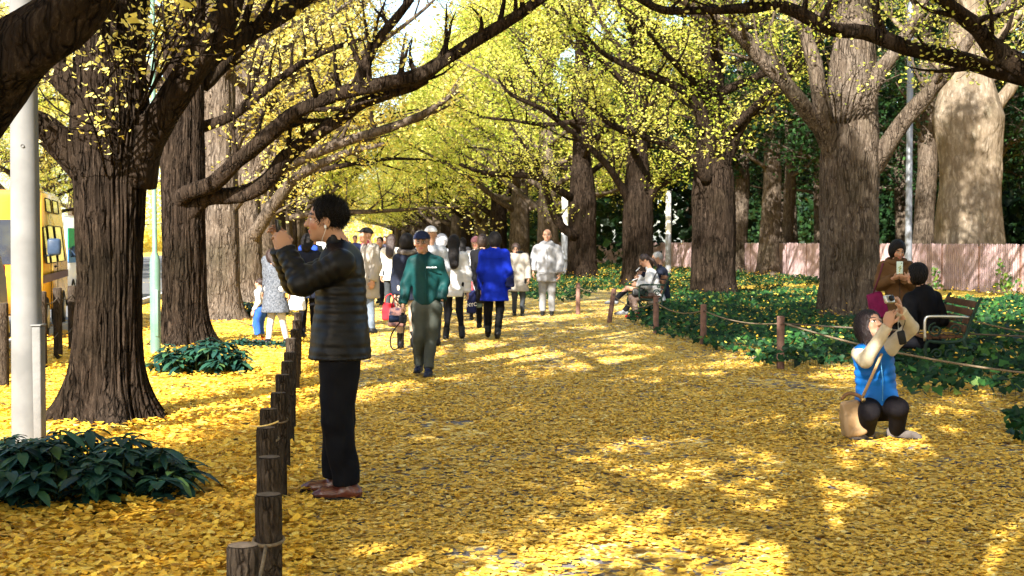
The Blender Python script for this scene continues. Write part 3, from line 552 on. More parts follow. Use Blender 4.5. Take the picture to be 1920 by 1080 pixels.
# ---------------- log posts, rope fences ----------------
m_log = bark_mat('log_post_wood', (.02, .015, .012), (.06, .048, .038), (.13, .105, .085), (30, 30, 8), .01)
m_logtop = cloth('log_end', (.16, .12, .09), (.09, .07, .05), nscale=40)
m_rope = cloth('rope', (.20, .155, .10), (.13, .095, .06), nscale=60)
m_post = cloth('red_brown_post', (.19, .11, .085), (.12, .065, .05), nscale=12, rough=.8)
m_wire = cloth('rope_dark', (.10, .08, .06), nscale=60)
def log_post(loc, r, h, label, group, lean=(0, 0)):
    root = empty('log_post', loc, label, 'post', group)
    n = 28; zs = np.linspace(-.05, h, 14); V = []
    sd = random.Random(int(loc[1]*100)).uniform(0, 90)
    for z in zs:
        for j in range(n):
            a = 6.2832*j/n; c, s = math.cos(a), math.sin(a)
            q = r*(1+.06*mnoise.noise(Vector((c*1.3, s*1.3, z*2+sd)))+.05*mnoise.noise(Vector((c*7, s*7, z*5+sd))))
            V.append((c*q+lean[0]*z, s*q+lean[1]*z, z))
    for q, dz in ((.93, .006), (.5, .008), (.02, .009)):
        for j in range(n): a = 6.2832*j/n; V.append((math.cos(a)*r*q+lean[0]*h, math.sin(a)*r*q+lean[1]*h, h+dz))
    V = np.array(V); m = len(zs); i = np.arange(m)[:, None]*n; j = np.arange(n)[None, :]; k = (j+1) % n
    F = np.stack([i+j, i+k, i+n+k, i+n+j], -1).reshape(-1, 4); build('log', V, F, m_log, root)
    i = (np.arange(2)[:, None]+m)*n; F2 = np.stack([i+j, i+k, i+n+k, i+n+j], -1).reshape(-1, 4)
    V2 = V.copy(); V2[:, 2] += .0025; used = np.unique(F2); mp = -np.ones(len(V2), int); mp[used] = np.arange(len(used))
    build('cut_end', V2[used], mp[F2], m_logtop, root)
    return root
TOPS = [(455, 1021), (503, 926), (505, 856), (499, 801), (503, 766), (522, 736), (530, 702), (539, 677), (543, 660), (545, 634), (553, 617), (556, 600), (558, 586)]
LAB = ['nearest short log post, cut off by the bottom edge of the photo', 'second nearest log post, with a rope end slanting down its front', 'log post with a rope tied round it just above the second nearest one', 'log post lit white by the sun with a straw lying on top', 'log post just behind the sunlit one', 'sixth log post along the path edge, a rope loop round its neck', 'seventh log post, level with the photographer\'s knees', 'eighth log post along the path edge', 'ninth log post along the path edge', 'tenth log post, in front of the white tote bag', 'third from last log post along the path edge', 'second to last log post along the path edge', 'farthest log post, below the white tote bag']
tops = []
for (px, py), lab in zip(TOPS, LAB):
    s = (py-HOR)/.87; Y = FPX/s; p = at(px, py, Y); log_post((p[0], Y, 0), .046, p[2]-.009, lab, 'log posts along the left edge of the path'); tops.append(np.array([p[0], Y, p[2]]))
def sag(a, b, d, n=12):
    t = np.linspace(0, 1, n)[:, None]; P = a*(1-t)+b*t; P[:, 2] -= (4*d*t*(1-t))[:, 0]; return P
def rope(name, P, r, mat, label, cat='rope', group=None):
    V, F = tube(P, r, 6, .0); o = build(name, V, F, mat); return tagit(o, label, cat, group)
parts = []
for i in range(len(tops)-1):
    a, b = tops[i]-[0, 0, .17], tops[i+1]-[0, 0, .17]; parts.append(tube(sag(a+[.0, .05, 0], b-[0, .05, 0], .05), .006, 6))
    if i in (1, 4, 5): parts.append(tube([tops[i+0]+np.array([.052*math.cos(x), .052*math.sin(x), -.16+.01*math.sin(x)]) for x in np.linspace(0, 6.4, 20)], .006, 6))
V, F = merge(parts); tagit(build('post_rope', V, F, m_rope), 'thin rope strung low from log post to log post beside the photographer', 'rope')
p = tops[3]; V, F = tube(sag(p+[-.075, -.03, .012], p+[.06, -.01, .03], .012), .004, 5); tagit(build('straw', V, F, cloth('straw_mat', (.75, .55, .2))), 'dry yellow straw lying on top of the sunlit log post', 'straw')
# taller roadside posts
GP = 'tall dark posts along the roadside'
RP = []
for px, t, b, lab in ((7, 570, 727, 'tall dark post at the left edge of the photo'), (80, 548, 690, 'tall dark post just right of the concrete pole'), (109, 541, 673, 'tall dark post in front of the yellow van'), (136, 537, 660, 'tall dark post beside the trunk of the front ginkgo')):
    g = gp(px, b); q = at(px, t, g[1]); log_post((g[0], g[1], 0), .055, q[2], lab, GP, (.0, 0)); RP.append(q)
for k, (dz) in enumerate((.1, .55)):
    V, F = merge([tube(sag(RP[i]-[0, 0, dz], RP[i+1]-[0, 0, dz], .06), .007, 5) for i in range(3)])
    tagit(build('roadside_rope', V, F, m_wire), ('upper' if k == 0 else 'lower')+' dark cord between the tall roadside posts', 'rope', 'cords between the roadside posts')
# low wire round the mossy ginkgo
a, b, c = at(380, 600, 24.5), at(450, 603, 24), at(560, 622, 19.5)
rope('low_wire', np.vstack([sag(a, b, .03), sag(b, c, .04)]), .008, m_wire, 'thin low wire running from the mossy ginkgo to the log posts', 'wire')
# right hand rope fence
RPO = []
for px, top, Y, lean, lab in ((1084, 530, 27.8, (0, 0), 'upright pinkish post nearest the grey suited man'), (1147, 541, 25, (.14, 0), 'leaning red brown post in front of the seated couple'), (1230, 556, 22, (0, 0), 'short pinkish post in the ivy in front of the far bench'), (1319, 570, 19.6, (0, 0), 'sunlit white looking post standing in the ivy'), (1464, 592, 15.9, (0, 0), 'nearest red brown post at the corner of the ivy bed'), (1985, 640, 12.4, (0, 0), 'red brown post outside the right edge of the photo'), (1990, 625, 17, (0, 0), 'red brown post outside the right edge behind the bench')):
    q = at(px, top, Y); root = empty('rope_post', (q[0]-lean[0]*q[2]*.5, Y, 0), lab, 'post', 'red brown posts of the rope fence')
    h = q[2]; V, F = lathe([(.042, -.05), (.046, .02), (.045, h-.02), (.040, h-.004), (.0, h)], 20)
    V[:, 0] += lean[0]*V[:, 2]; build('post_body', V, F, m_post, root)
    V, F = lathe([(.010, -.0), (.012, .02)], 8); V = V[:, [0, 2, 1]]+np.array([lean[0]*(h-.1), -.063, h-.1]); build('rope_hole', V, F, m_wire, root)
    RPO.append(np.array([q[0], Y, h-.09]))
GRP = 'ropes of the ivy bed fence'
RL = ['rope between the leaning post and the post by the grey suited man', 'sagging rope from the leaning post to the post before the far bench', 'sagging rope to the sunlit white post', 'sagging rope from the sunlit post to the nearest red brown post']
for i, d in ((0, .05), (1, .16), (2, .10), (3, .07)): rope('fence_rope', sag(RPO[i], RPO[i+1], d), .0085, m_rope, RL[i], 'rope', GRP)
rope('fence_rope', sag(RPO[4], at(2000, 634, 14.6), .01), .010, m_wire, 'dark rope running level behind the squatting woman and before the bench', 'rope', GRP)
rope('fence_rope', np.vstack([sag(at(1470, 606, 15.85), at(1690, 663, 13.2), .02), sag(at(1692, 663, 13.2), at(1985, 706, 12.2), .02)]), .011, m_rope, 'pale rope slanting down to the right below the bench', 'rope', GRP)
rope('fence_rope', sag(at(1830, 603, 16.6), at(1990, 632, 17), .02), .010, m_rope, 'rope starting at the bench back and leaving the photo at right', 'rope', GRP)

# ---------------- concrete pole, green pole, steel poles ----------------
m_conc = cloth('concrete_pole', (.17, .168, .165), (.11, .109, .107), nscale=2.2, rough=.85, bs=.2, dist=.003)
g = gp(53, 850); Y = g[1]; s = FPX/Y
root = empty('utility_pole', g, 'round grey concrete pole with a box on its lower right side', 'pole')
V, F = lathe([(29.5/s, -.05), (29/s, .3), (26.5/s, 1.5), (24/s, 3.0), (20/s, 6.5), (19/s, 9)], 40); build('pole_shaft', V, F, m_conc, root)
V, F = boxa((25/s, -.03, .03+.5*(232/s)), (16/s, .11, 232/s), bev=.008); build('conduit_box', V, F, cloth('box_grey', (.16, .155, .15), (.11, .108, .104), nscale=5), root)
V, F = boxa((25/s, -.03, 232/s+.04), (19/s, .125, .012), bev=.003); build('box_lid', V, F, m_conc, root)
V, F = lathe([(.012, 0), (.012, .01)], 8); V = V[:, [0, 2, 1]]+np.array([.02, -.1, 2.16]); build('bolt', V, F, m_wire, root)
m_gpole = cloth('pale_green_paint', (.11, .20, .155), (.08, .15, .12), nscale=4, rough=.45, bs=.05, spec=.4)
g = gp(292, 664); s = FPX/g[1]
root = empty('lamp_post', g, 'pale green metal lamp post between the two front ginkgos', 'pole')
V, F = lathe([(10/s, 0), (9.6/s, 1.22), (8/s, 1.3), (4.6/s, 1.36), (4.4/s, 3.0), (4/s, 6.5)], 24); build('pole_shaft', V, F, m_gpole, root)
V, F = boxa((5/s, -9.7/s, .55), (6/s, .012, .62), bev=.004); build('access_door', V, F, m_gpole, root)
V, F = merge([tube([(0, 0, 6.4), (.05, -.1, 7.0), (.2, -.4, 7.3)], .04, 10)]); build('lamp_arm', V, F, m_gpole, root)
V, F = boxa((.25, -.55, 7.3), (.22, .45, .1), bev=.03); build('lamp_head', V, F, m_gpole, root)
m_steel = cloth('grey_steel', (.16, .17, .19), (.12, .13, .15), nscale=4, rough=.4, bs=.05, spec=.5)
m_white = cloth('white_paint', (.72, .72, .70), (.62, .62, .60), nscale=4, rough=.5, bs=.05)
for px, Y, r, h, m, lab in ((1703, 38.5, .095, 9, m_steel, 'dark grey steel pole rising behind the picket fence'), (1253, 58, .12, 3.6, m_white, 'white pole behind the far bench, its lower part painted blue grey'), (1059, 60, .15, 3.6, m_white, 'short white pole beside the trunk left of the far bench')):
    x = (px-960)/FPX*Y; root = empty('steel_pole', (x, Y, 0), lab, 'pole')
    V, F = lathe([(r, 1.75 if m is m_white else 0), (r*.9, h), (r*.5, h+.02), (.0, h+.03)], 20); build('pole_shaft', V, F, m, root)
    V, F = lathe([(r*1.08, -.02), (r*1.05, 1.8)], 20); build('pole_sleeve', V, F, m_steel, root)

# ---------------- picket fence with gate ----------------
m_pick = cloth('pinkish_brown_paint', (.42, .31, .31), (.29, .20, .20), nscale=5, rough=.75, bs=.2)
m_pick2 = cloth('fence_rail_wood', (.26, .15, .12), (.18, .1, .08), nscale=8)
FX = lambda Y: 13.9+AV*(Y-36.6)
root = empty('picket_fence', (FX(36.6), 36.6, 0), 'long faded pinkish brown picket fence behind the ivy', 'fence')
b0 = np.array([FX(36.6), 36.6, 0]); dv = nrm((AV, 1, 0)); nv = np.array([1, -AV, 0]); nv = nv/np.linalg.norm(nv); ax = np.array([nv, dv, (0, 0, 1)])
prnd = random.Random(9)
def picket(c, h, w=.080, th=.02):
    hw = w/2; poly = [(-hw, .04), (hw, .04), (hw, h-.03), (hw*.5, h), (-hw*.5, h), (-hw, h-.03)]
    n = 6; V = np.array([(x0, y, z) for x0 in (-th/2, th/2) for y, z in poly]); a = np.arange(n); b = (a+1) % n
    return rot_to(V, c, ax), [np.stack([a, b, b+n, a+n], 1), np.array([[0, 5, 2, 1], [5, 4, 3, 2], [6, 7, 8, 11], [11, 8, 9, 10]])]
t = -9.0; gate0 = None
Yg = 48.5; tg = (Yg-36.6)/dv[1]
while t < 80:
    if abs(t+1.2-tg) < 1.3: t += 2.4; continue
    V, F = merge([picket(dv*(t+.06+i*.135)+np.array([0, 0, prnd.uniform(-.01, .01)])-nv*.0, 1.42+prnd.uniform(-.012, .012)) for i in range(17)])
    build('picket_panel', V, F, m_pick, root, smooth=False)
    for z in (.35, 1.12): V, F = boxa(dv*(t+1.2)+nv*.038+[0, 0, z], (.05, 2.39, .09), ax); build('rail', V, F, m_pick2, root, smooth=False)
    V, F = boxa(dv*(t+2.37)+nv*.045+[0, 0, .68], (.07, .075, 1.36), ax); build('fence_post', V, F, m_pick2, root, smooth=False)
    t += 2.4
root = empty('fence_gate', b0+dv*tg, 'wooden gate panel with a framed cross brace in the picket fence', 'gate')
for y in (-1.1, 1.1): V, F = boxa(dv*y+[0, 0, .75], (.10, .12, 1.5), ax, .01); build('gate_post', V, F, m_post, root, smooth=False)
V, F = merge([boxa(dv*y+nv*.0+[0, 0, .72], (.025, .15, 1.26), ax, .004) for y in np.arange(-.95, .96, .19)]); build('gate_boards', V, F, m_post, root, smooth=False)
for z in (.25, .85, 1.46): V, F = boxa(nv*-.04+[0, 0, z], (.05, 2.06, .1), ax, .005); build('gate_rail', V, F, m_post, root, smooth=False)

# ---------------- ivy beds ----------------
def poly_pts(poly, n, rg):
    Q = np.array([gp(*p)[:2] for p in poly]); lo, hi = Q.min(0), Q.max(0); out = []
    got = 0
    while got < n:
        P = rg.uniform(lo, hi, (n*2, 2)); ins = np.zeros(len(P), bool); j = len(Q)-1
        for i in range(len(Q)):
            a, b = Q[i], Q[j]
            c = ((a[1] > P[:, 1]) != (b[1] > P[:, 1])) & (P[:, 0] < (b[0]-a[0])*(P[:, 1]-a[1])/(b[1]-a[1]+1e-12)+a[0]); ins ^= c; j = i
        P = P[ins]; out.append(P); got += len(P)
    return np.concatenate(out)[:n]
def ivy(poly, n, size, h, seed, label, thr=-.25):
    rg = np.random.default_rng(seed); P = poly_pts(poly, n, rg)
    hum = np.array([mnoise.noise(Vector((a*1.1, b*1.1, seed)))+.5*mnoise.noise(Vector((a*3.2, b*3.2, seed))) for a, b in P])
    k = hum > thr+rg.uniform(-.1, .1, len(P)); P, hum = P[k], hum[k]
    z = .02+h*np.clip(.45+hum, .12, 1)*rg.uniform(.15, 1, len(P))**.6
    N = np.tile(np.array([-.15, -.45, .8]), (len(P), 1)); V, F, r = leaf_mesh(np.column_stack([P, z]), size, rg, 'heart', normals=N, spread=.42)
    st = np.column_stack([P, z])[::9]; parts = [(V, F)]; o = tagit(build('ivy_ground_cover', V, F, m_ivy, smooth=False, rnd=np.clip(r*rg.choice([.5, 1, 1.35], len(P), p=[.4, .45, .15]).repeat(8), 0, 1)), kind='stuff')
    V, F = merge([tube([(a, b, 0), (a+rg.uniform(-.04, .04), b+rg.uniform(-.04, .04), c)], .003, 3, cap=False) for a, b, c in st]); tagit(build('ivy_stems', V, F, cloth('ivy_stem', (.05, .08, .03))), kind='stuff')
    return o
ivy([(1172, 603), (1225, 628), (1300, 648), (1335, 664), (1390, 668), (1410, 690), (1480, 702), (1600, 690), (1670, 690), (1668, 600), (1560, 566), (1380, 556), (1240, 556)], 17000, .055, .27, 1, 'bed')
ivy([(1670, 690), (1690, 725), (1712, 752), (1790, 745), (1900, 760), (2020, 770), (2020, 585), (1900, 575), (1668, 600)], 8000, .066, .36, 2, 'bed')
ivy([(990, 566), (1060, 572), (1130, 548), (1240, 556), (1300, 540), (1390, 540), (1540, 535), (1520, 515), (1330, 508), (1130, 497), (1000, 510), (940, 545)], 24000, .06, .20, 3, 'far')
ivy([(1240, 552), (1390, 545), (1545, 548), (1540, 570), (1300, 575)], 5000, .06, .2, 5, 'mid', .0)
ivy([(1700, 575), (1990, 560), (1990, 590), (1700, 590)], 3000, .07, .22, 6, 'mid', .0)
ivy([(1880, 805), (1990, 790), (1990, 840), (1893, 838)], 160, .06, .25, 7, 'tuft')
for poly, n, sd in (([(1172, 603), (1300, 648), (1410, 690), (1600, 690), (1800, 745), (2020, 770), (2020, 560), (1380, 545), (1240, 545)], 2200, 21), ([(990, 566), (1240, 556), (1540, 535), (1330, 508), (1000, 510)], 2500, 22)):
    rg = np.random.default_rng(sd); P = poly_pts(poly, n, rg); P = np.column_stack([P, rg.uniform(.12, .36, len(P))]); V, F, r = leaf_mesh(P, .036, rg, 'fan3', flat=.5); tagit(build('fallen_leaves', V, F, m_litter, smooth=False, rnd=r), kind='stuff')
# climbing ivy on the fence and the pale trunk
rg = np.random.default_rng(12); P = []
for cx, h in ((1765, .7), (1890, 1.0), (1905, .6), (1700, .5)):
    Yc = 13.9+AV*-36.6; x_ = (cx-960)/FPX; Yy = (13.9-AV*36.6)/(x_-AV); c = np.array([x_*Yy-.12, Yy, 0])
    z = rg.uniform(0, h, 45); P.append(c+np.column_stack([-rg.uniform(0, .1, 45), rg.normal(0, .35*(1.2-z)), z]))
V, F, r = leaf_mesh(np.concatenate(P), .07, rg, 'heart', normals=np.tile([-.8, -.5, .2], (sum(len(p) for p in P), 1)), spread=.4); tagit(build('climbing_ivy', V, F, m_ivy, smooth=False, rnd=np.clip(r+.4, 0, 1)), kind='stuff')
# small green tufts left of the path
def shrub(loc, rad, h, nsh, ll, label, seed, group='dark leafy clumps under the left ginkgos', nl=(7, 11)):
    rg = np.random.default_rng(seed); root = empty('leafy_shrub', loc, label, 'shrub', group)
    LV, LF, rn, ST = [], [], [], []; n = 0
    for i in range(nsh):
        a = rg.uniform(0, 6.283); q = math.sqrt(rg.uniform(0, 1))*.85
        c = np.array([math.cos(a)*rad*q, math.sin(a)*rad*.8*q, 0]); top = c*1.15+np.array([0, 0, h*(1-.7*q*q)*rg.uniform(.55, 1)])
        ST.append(tube([c, (c+top)/2+[0, 0, .02], top], .006, 4, cap=False))
        m = int(rg.integers(*nl)); a0 = rg.uniform(0, 6.28)
        for k in range(m+5):
            hz = 1. if k < m else rg.uniform(.25, .7)
            az = a0+6.283*k/m+rg.uniform(-.25, .25); el = rg.uniform(-.15, .65); L = ll*rg.uniform(.7, 1.2); w = L*rg.uniform(.16, .23)
            d = np.array([math.cos(az)*math.cos(el), math.sin(az)*math.cos(el), math.sin(el)]); sd = np.array([-math.sin(az), math.cos(az), 0])
            up = np.cross(d, sd)*-1; up = up*np.sign(up[2]+1e-9); b = c+(top-c)*hz-np.array([0, 0, rg.uniform(0, .05)]); pts = []
            for t_, ww in ((0, .12), (.3, .85), (.6, 1), (.85, .55), (1, .03)):
                m0 = b+d*L*t_-np.array([0, 0, L*.55*t_*t_]); pts += [m0-sd*w*ww+up*w*.25, m0, m0+sd*w*ww+up*w*.25]
            for s_ in range(4):
                o_ = n+s_*3; LF += [(o_, o_+1, o_+4, o_+3), (o_+1, o_+2, o_+5, o_+4)]
            LV += pts; rn += [min(1, max(0, rg.normal(.5, .25)))]*15; n += 15
    LV = np.array(LV); LV[:, 2] = np.maximum(LV[:, 2], .012)
    build('leaves', LV, np.array(LF), m_shrub, root, rnd=np.array(rn)); V, F = merge(ST); tagit(build('stems', V, F, cloth('shrub_stem', (.05, .07, .03)), root), kind='stuff')
    return root
shrub(gp(150, 935), .66, .46, 80, .165, 'big clump of dark glossy leaves at the foot of the concrete pole', 1)
shrub(gp(25, 900), .35, .30, 30, .15, 'leafy clump at the left edge, left of the concrete pole', 6)
shrub(gp(372, 700), .56, .42, 62, .17, 'dark leafy clump right of the green lamp post', 2)
shrub(gp(452, 650), .5, .12, 26, .13, 'low dark leafy patch behind the clump by the lamp post', 3)
shrub(gp(505, 652), .35, .1, 16, .13, 'low dark leafy patch at the feet of the dark coated woman', 4)
shrub(gp(460, 592), .9, .35, 45, .2, 'small green clump at the foot of the fourth left ginkgo', 5)

# ---------------- benches ----------------
m_iron = cloth('green_iron', (.022, .045, .032), (.012, .025, .018), nscale=20, rough=.6, spec=.1)
m_slat = cloth('bench_slat_wood', (.11, .055, .03), (.06, .03, .018), nscale=9, rough=.55)
m_chrome = cloth('polished_rail', (.45, .45, .45), (.4, .4, .4), nscale=5, rough=.3, metal=.9, bs=.02)
def spiral(cx, cz, r, turns, y, a0=0, w=.011, sgn=1):
    t = np.linspace(0, 1, int(26*turns)); a = a0+sgn*t*turns*6.283; q = r*(1-.82*t)
    return tube(np.column_stack([cx+np.cos(a)*q, np.full(len(t), y), cz+np.sin(a)*q]), w, 6)
def bench(loc, rz, L, label, rail):
    """local: sitter faces -x; long axis +y; near end at y=0"""
    root = empty('park_bench', loc, label, 'bench', None, rz)
    for i in range(5): V, F = boxa((.07+i*.085, L/2, .43+.004*i), (.07, L-.06, .028), bev=.006); build('seat_slat', V, F, m_slat, root)
    for i in range(4): V, F = boxa((.47+.035*i, L/2, .53+.09*i), (.026, L-.06, .075), np.array([(math.cos(.33), 0, -math.sin(.33)), (0, 1, 0), (math.sin(.33), 0, math.cos(.33))]), bev=.006); build('back_slat', V, F, m_slat, root)
    for y in (0, L):
        P = [tube(smooth_path([(.02, y, 0), (.06, y, .16), (.03, y, .30), (.06, y, .40)])[0], .02, 8), tube(smooth_path([(.52, y, 0), (.44, y, .16), (.46, y, .32), (.44, y, .42)])[0], .02, 8),
             tube(smooth_path([(.06, y, .40), (.25, y, .385), (.44, y, .42), (.50, y, .58), (.60, y, .83), (.64, y, .87)])[0], .018, 8), spiral(.14, .52, .08, 1.6, y, 1.57), spiral(.30, .25, .07, 1.4, y, 0), spiral(.36, .52, .065, 1.4, y, 3.1, sgn=-1), spiral(.16, .26, .06, 1.3, y, 3.1, sgn=-1), spiral(.40, .42+.22, .04, 1.2, y, 1)]
        V, F = merge(P); build('iron_side', V, F, m_iron, root)
        V, F = tube(smooth_path([(.03, y, .40), (.025, y, .58), (.04, y, .655), (.10, y, .67), (.30, y, .67), (.50, y, .665)])[0], .016, 8); build('arm_rail', V, F, rail, root)
    V, F = merge([tube([(.46, .0, .2), (.46, L, .2)], .01, 6), tube([(.06, 0, .2), (.06, L, .2)], .01, 6)]); build('stretcher', V, F, m_iron, root)
    return root
BB = at(1729, 660, 15.0); BB[2] = 0
bench(BB, -.10, 1.55, 'iron armed park bench strewn with leaves, beside the woman in black', m_chrome)
rg = np.random.default_rng(44); P = np.column_stack([rg.uniform(.03, .45, 170), rg.uniform(.05, 1.0, 170), rg.uniform(.468, .482, 170)]); V, F, r = leaf_mesh(P, .034, rg, 'fan', flat=.9); V[:, 2] = np.maximum(V[:, 2], .465)
o = tagit(build('bench_leaves', V, F, m_litter, smooth=False, rnd=r), kind='stuff'); o.location = BB; o.rotation_euler.z = -.10
BC = at(1196, 590, 25.9); BC[2] = 0
bench(BC, .05, 1.7, 'park bench with curly iron arms on which the couple sits', m_iron)

# ---------------- vehicles ----------------
m_glass = cloth('dark_glass', (.03, .035, .04), (.02, .02, .025), rough=.06, spec=.8, bs=0, nscale=2)
m_tyre = cloth('tyre', (.02, .02, .02), rough=.8); m_rim = cloth('rim', (.4, .4, .4), rough=.3, metal=.6)
m_lamp = cloth('lamp_lens', (.7, .68, .62), rough=.15, spec=.7, bs=0); m_red = cloth('red_lens', (.5, .03, .03), rough=.2, spec=.6, bs=0)
def vehicle(name, cat, label, corner, dirv, L, Wd, H, paint, prof, wins, hi=None, stripe=None, mirror=True, extra=None):
    """local frame: x along dirv (nose at x=0, tail at x=L); y to the left when looking from nose to tail... side facing the path is y=0"""
    root = empty(name, corner, label, cat)
    d = nrm((dirv[0], dirv[1], 0)); out = np.array([-d[1], d[0], 0]); ax = np.array([d, out, (0, 0, 1)])
    def w(V): return np.asarray(V)@ax
    bm = bmesh.new(); vs = [bm.verts.new((x, 0, z)) for x, z in prof]; f = bm.faces.new(vs)
    r = bmesh.ops.extrude_face_region(bm, geom=[f])
    for e in r['geom']:
        if isinstance(e, bmesh.types.BMVert): e.co.y = Wd
    bmesh.ops.recalc_face_normals(bm, faces=bm.faces[:])
    for v in bm.verts:
        if v.co.z > H*.5: k = (v.co.z-H*.5)/(H*.5)*.13; v.co.y = k+v.co.y*(Wd-2*k)/Wd
    bmesh.ops.bevel(bm, geom=bm.edges[:], offset=.05, segments=3, affect='EDGES')
    V, F = bm_arrays(bm); build('body', w(V), F, paint, root)
    def tilt(z): return (z-H*.5)/(H*.5)*.13 if z > H*.5 else 0
    for (x0, x1, z0, z1, side) in wins:
        for yy, sg in ((0, -1), (Wd, 1)):
            if side == 0 or yy == 0:
                q = [(x0, z0), (x1, z0), (x1-.03, z1), (x0+.03, z1)]
                V = [(a, (tilt(b)-.006) if sg < 0 else Wd-tilt(b)+.006, b) for a, b in q]+[(a, (tilt(b)+.02) if sg < 0 else Wd-tilt(b)-.02, b) for a, b in q]
                pn = build('window', w(V), np.array([[0, 1, 2, 3], [4, 7, 6, 5], [0, 4, 5, 1], [1, 5, 6, 2], [2, 6, 7, 3], [3, 7, 4, 0]]), m_glass, root, smooth=False)
                fr = [np.array(V[i])+[0, -.004 if sg < 0 else .004, 0] for i in (0, 1, 2, 3, 0)]; Vf, Ff = tube(w(fr), .007, 5); build('window_frame', Vf, Ff, m_tyre, pn)
    # windscreen and rear window
    for pts in hi or []:
        (xa, za), (xb, zb) = pts; sgn = -1 if xa < L/2 else 1
        V = [(xa+sgn*.008, .16, za), (xa+sgn*.008, Wd-.16, za), (xb+sgn*.008, Wd-.22, zb), (xb+sgn*.008, .22, zb)]; V += [(a-sgn*.03, b, c) for a, b, c in V]
        build('windscreen' if sgn < 0 else 'rear_window', w(V), np.array([[0, 1, 2, 3], [4, 7, 6, 5], [0, 4, 5, 1], [1, 5, 6, 2], [2, 6, 7, 3], [3, 7, 4, 0]]), m_glass, root, smooth=False)
    for x in (L*.17, L*.8):
        for y in (-.01, Wd-.19):
            V, F = lathe([(.0, 0), (.19, .0), (.29, .0), (.32, .03), (.32, .17), (.29, .2), (0, .2)], 28); V = V[:, [0, 2, 1]]+np.array([x, y, .32]); wh = build('wheel', w(V), F, m_tyre, root)
            V, F = lathe([(.0, -.012), (.08, -.016), (.18, -.004), (.19, .01)], 20); V = V[:, [0, 2, 1]]
            if y > 0: V[:, 1] = .2-V[:, 1]
            V = V+np.array([x, y, .32]); build('rim', w(V), F, m_rim, wh)
    if stripe:
        for z0, z1, m in stripe:
            for y in (-.012, Wd+.004):
                V, F = boxa((L/2, y+.004, (z0+z1)/2), (L-.3, .016, z1-z0)); build('stripe', w(V), F, m, root, smooth=False)
    for x, m, nme in ((-.005, m_lamp, 'headlight'), (L+.005, m_red, 'tail_light')):
        for y in (.2, Wd-.2): V, F = boxa((x, y, .85 if nme == 'headlight' else 1.0), (.05, .26, .18 if nme == 'headlight' else .4), bev=.02); build(nme, w(V), F, m, root)
    for y in (-.02, Wd+.02): V, F = boxa((L*.42, y, H*.46), (.16, .03, .035), bev=.01); build('door_handle', w(V), F, m_tyre, root)
    if mirror:
        for y, s_ in ((-.14, -1), (Wd+.14, 1)):
            V, F = merge([boxa((.45, y, H*.60), (.12, .20, .26), bev=.04), tube([(.5, y-s_*.16, H*.54), (.47, y, H*.55)], .018, 6)]); build('wing_mirror', w(V), F, m_mirror, root)
    for x0 in (L*.30, L*.55): V, F = boxa((x0, -.002, H*.32), (.012, .012, H*.42)); build('door_gap', w(V), F, m_tyre, root, smooth=False)
    return root
m_mirror = cloth('mirror_shell', (.03, .05, .09), rough=.4, spec=.2, bs=0)
m_van = cloth('yellow_car_paint', (.62, .33, .03), (.56, .29, .025), nscale=1.5, rough=.22, spec=.6, bs=0)
c = at(80, 600, 20.5); c[2] = 0; e = at(128, 600, 25.2)
vehicle('parked_van', 'van', 'yellow high roofed van parked on the road behind the tall posts', c, (e-c)[:2], 4.9, 1.75, 2.35, m_van,
        [(0, .38), (0, .95), (.12, 1.12), (.75, 1.85), (1.15, 2.15), (1.5, 2.32), (4.5, 2.35), (4.85, 2.2), (4.9, 1.2), (4.9, .38)],
        [(.75, 1.35, 1.15, 1.72, 1), (1.5, 2.6, 1.15, 1.75, 1), (2.8, 4.2, 1.15, 1.75, 1), (1.7, 2.7, 1.98, 2.2, 1), (3.0, 4.1, 1.98, 2.2, 1)], [((.14, 1.15), (.72, 1.83)), ((4.89, 1.2), (4.87, 1.9))], [(.86, .98, cloth('purple_grey_stripe', (.16, .12, .16), bs=0))])
m_silver = cloth('silver_car_paint', (.38, .36, .33), (.34, .32, .30), nscale=1.5, rough=.25, spec=.6, metal=.4, bs=0)
c = at(18, 600, 17.2); c[2] = 0; d0 = nrm((AV*-1, -1, 0))
vehicle('parked_minivan', 'car', 'silver minivan cut off by the left edge, parked in front of the yellow van', c+np.array([0, 0, 0]), (.16, -1), 4.6, -1.75, 1.85, m_silver,
        [(0, .3), (0, .9), (.15, 1.0), (.35, 1.65), (.75, 1.85), (3.4, 1.85), (3.9, 1.3), (4.5, 1.05), (4.6, .8), (4.6, .3)],
        [(.55, 1.4, 1.05, 1.6, 1), (1.55, 2.4, 1.05, 1.6, 1), (2.5, 3.3, 1.05, 1.6, 1)], None, None, mirror=False) if False else None
# silver minivan: tail toward the van, nose toward the camera
vehicle('parked_minivan', 'car', 'silver minivan cut off by the left edge, in front of the yellow van', at(-300, 600, 12.6)*[1, 1, 0]+np.array([-.05, 0, 0]), ((at(18, 600, 17.0)-at(-300, 600, 12.6))[0], 4.4), 4.6, 1.75, 1.85, m_silver,
        [(0, .3), (0, .8), (.1, 1.02), (.75, 1.2), (1.4, 1.78), (1.7, 1.85), (4.0, 1.85), (4.35, 1.72), (4.58, 1.05), (4.6, .3)],
        [(1.35, 2.1, 1.1, 1.62, 1), (2.2, 3.1, 1.1, 1.62, 1), (3.25, 4.15, 1.1, 1.6, 1)], [((.8, 1.22), (1.38, 1.76)), ((4.57, 1.1), (4.38, 1.68))], None)
m_vw = cloth('white_car_paint', (.75, .77, .78), (.7, .72, .74), nscale=1.5, rough=.25, spec=.6, bs=0)
m_gr = cloth('green_panel', (.02, .42, .22), bs=0, rough=.4); m_bl = cloth('blue_panel', (.05, .22, .55), bs=0, rough=.4)
c = at(126, 600, 31); c[2] = 0
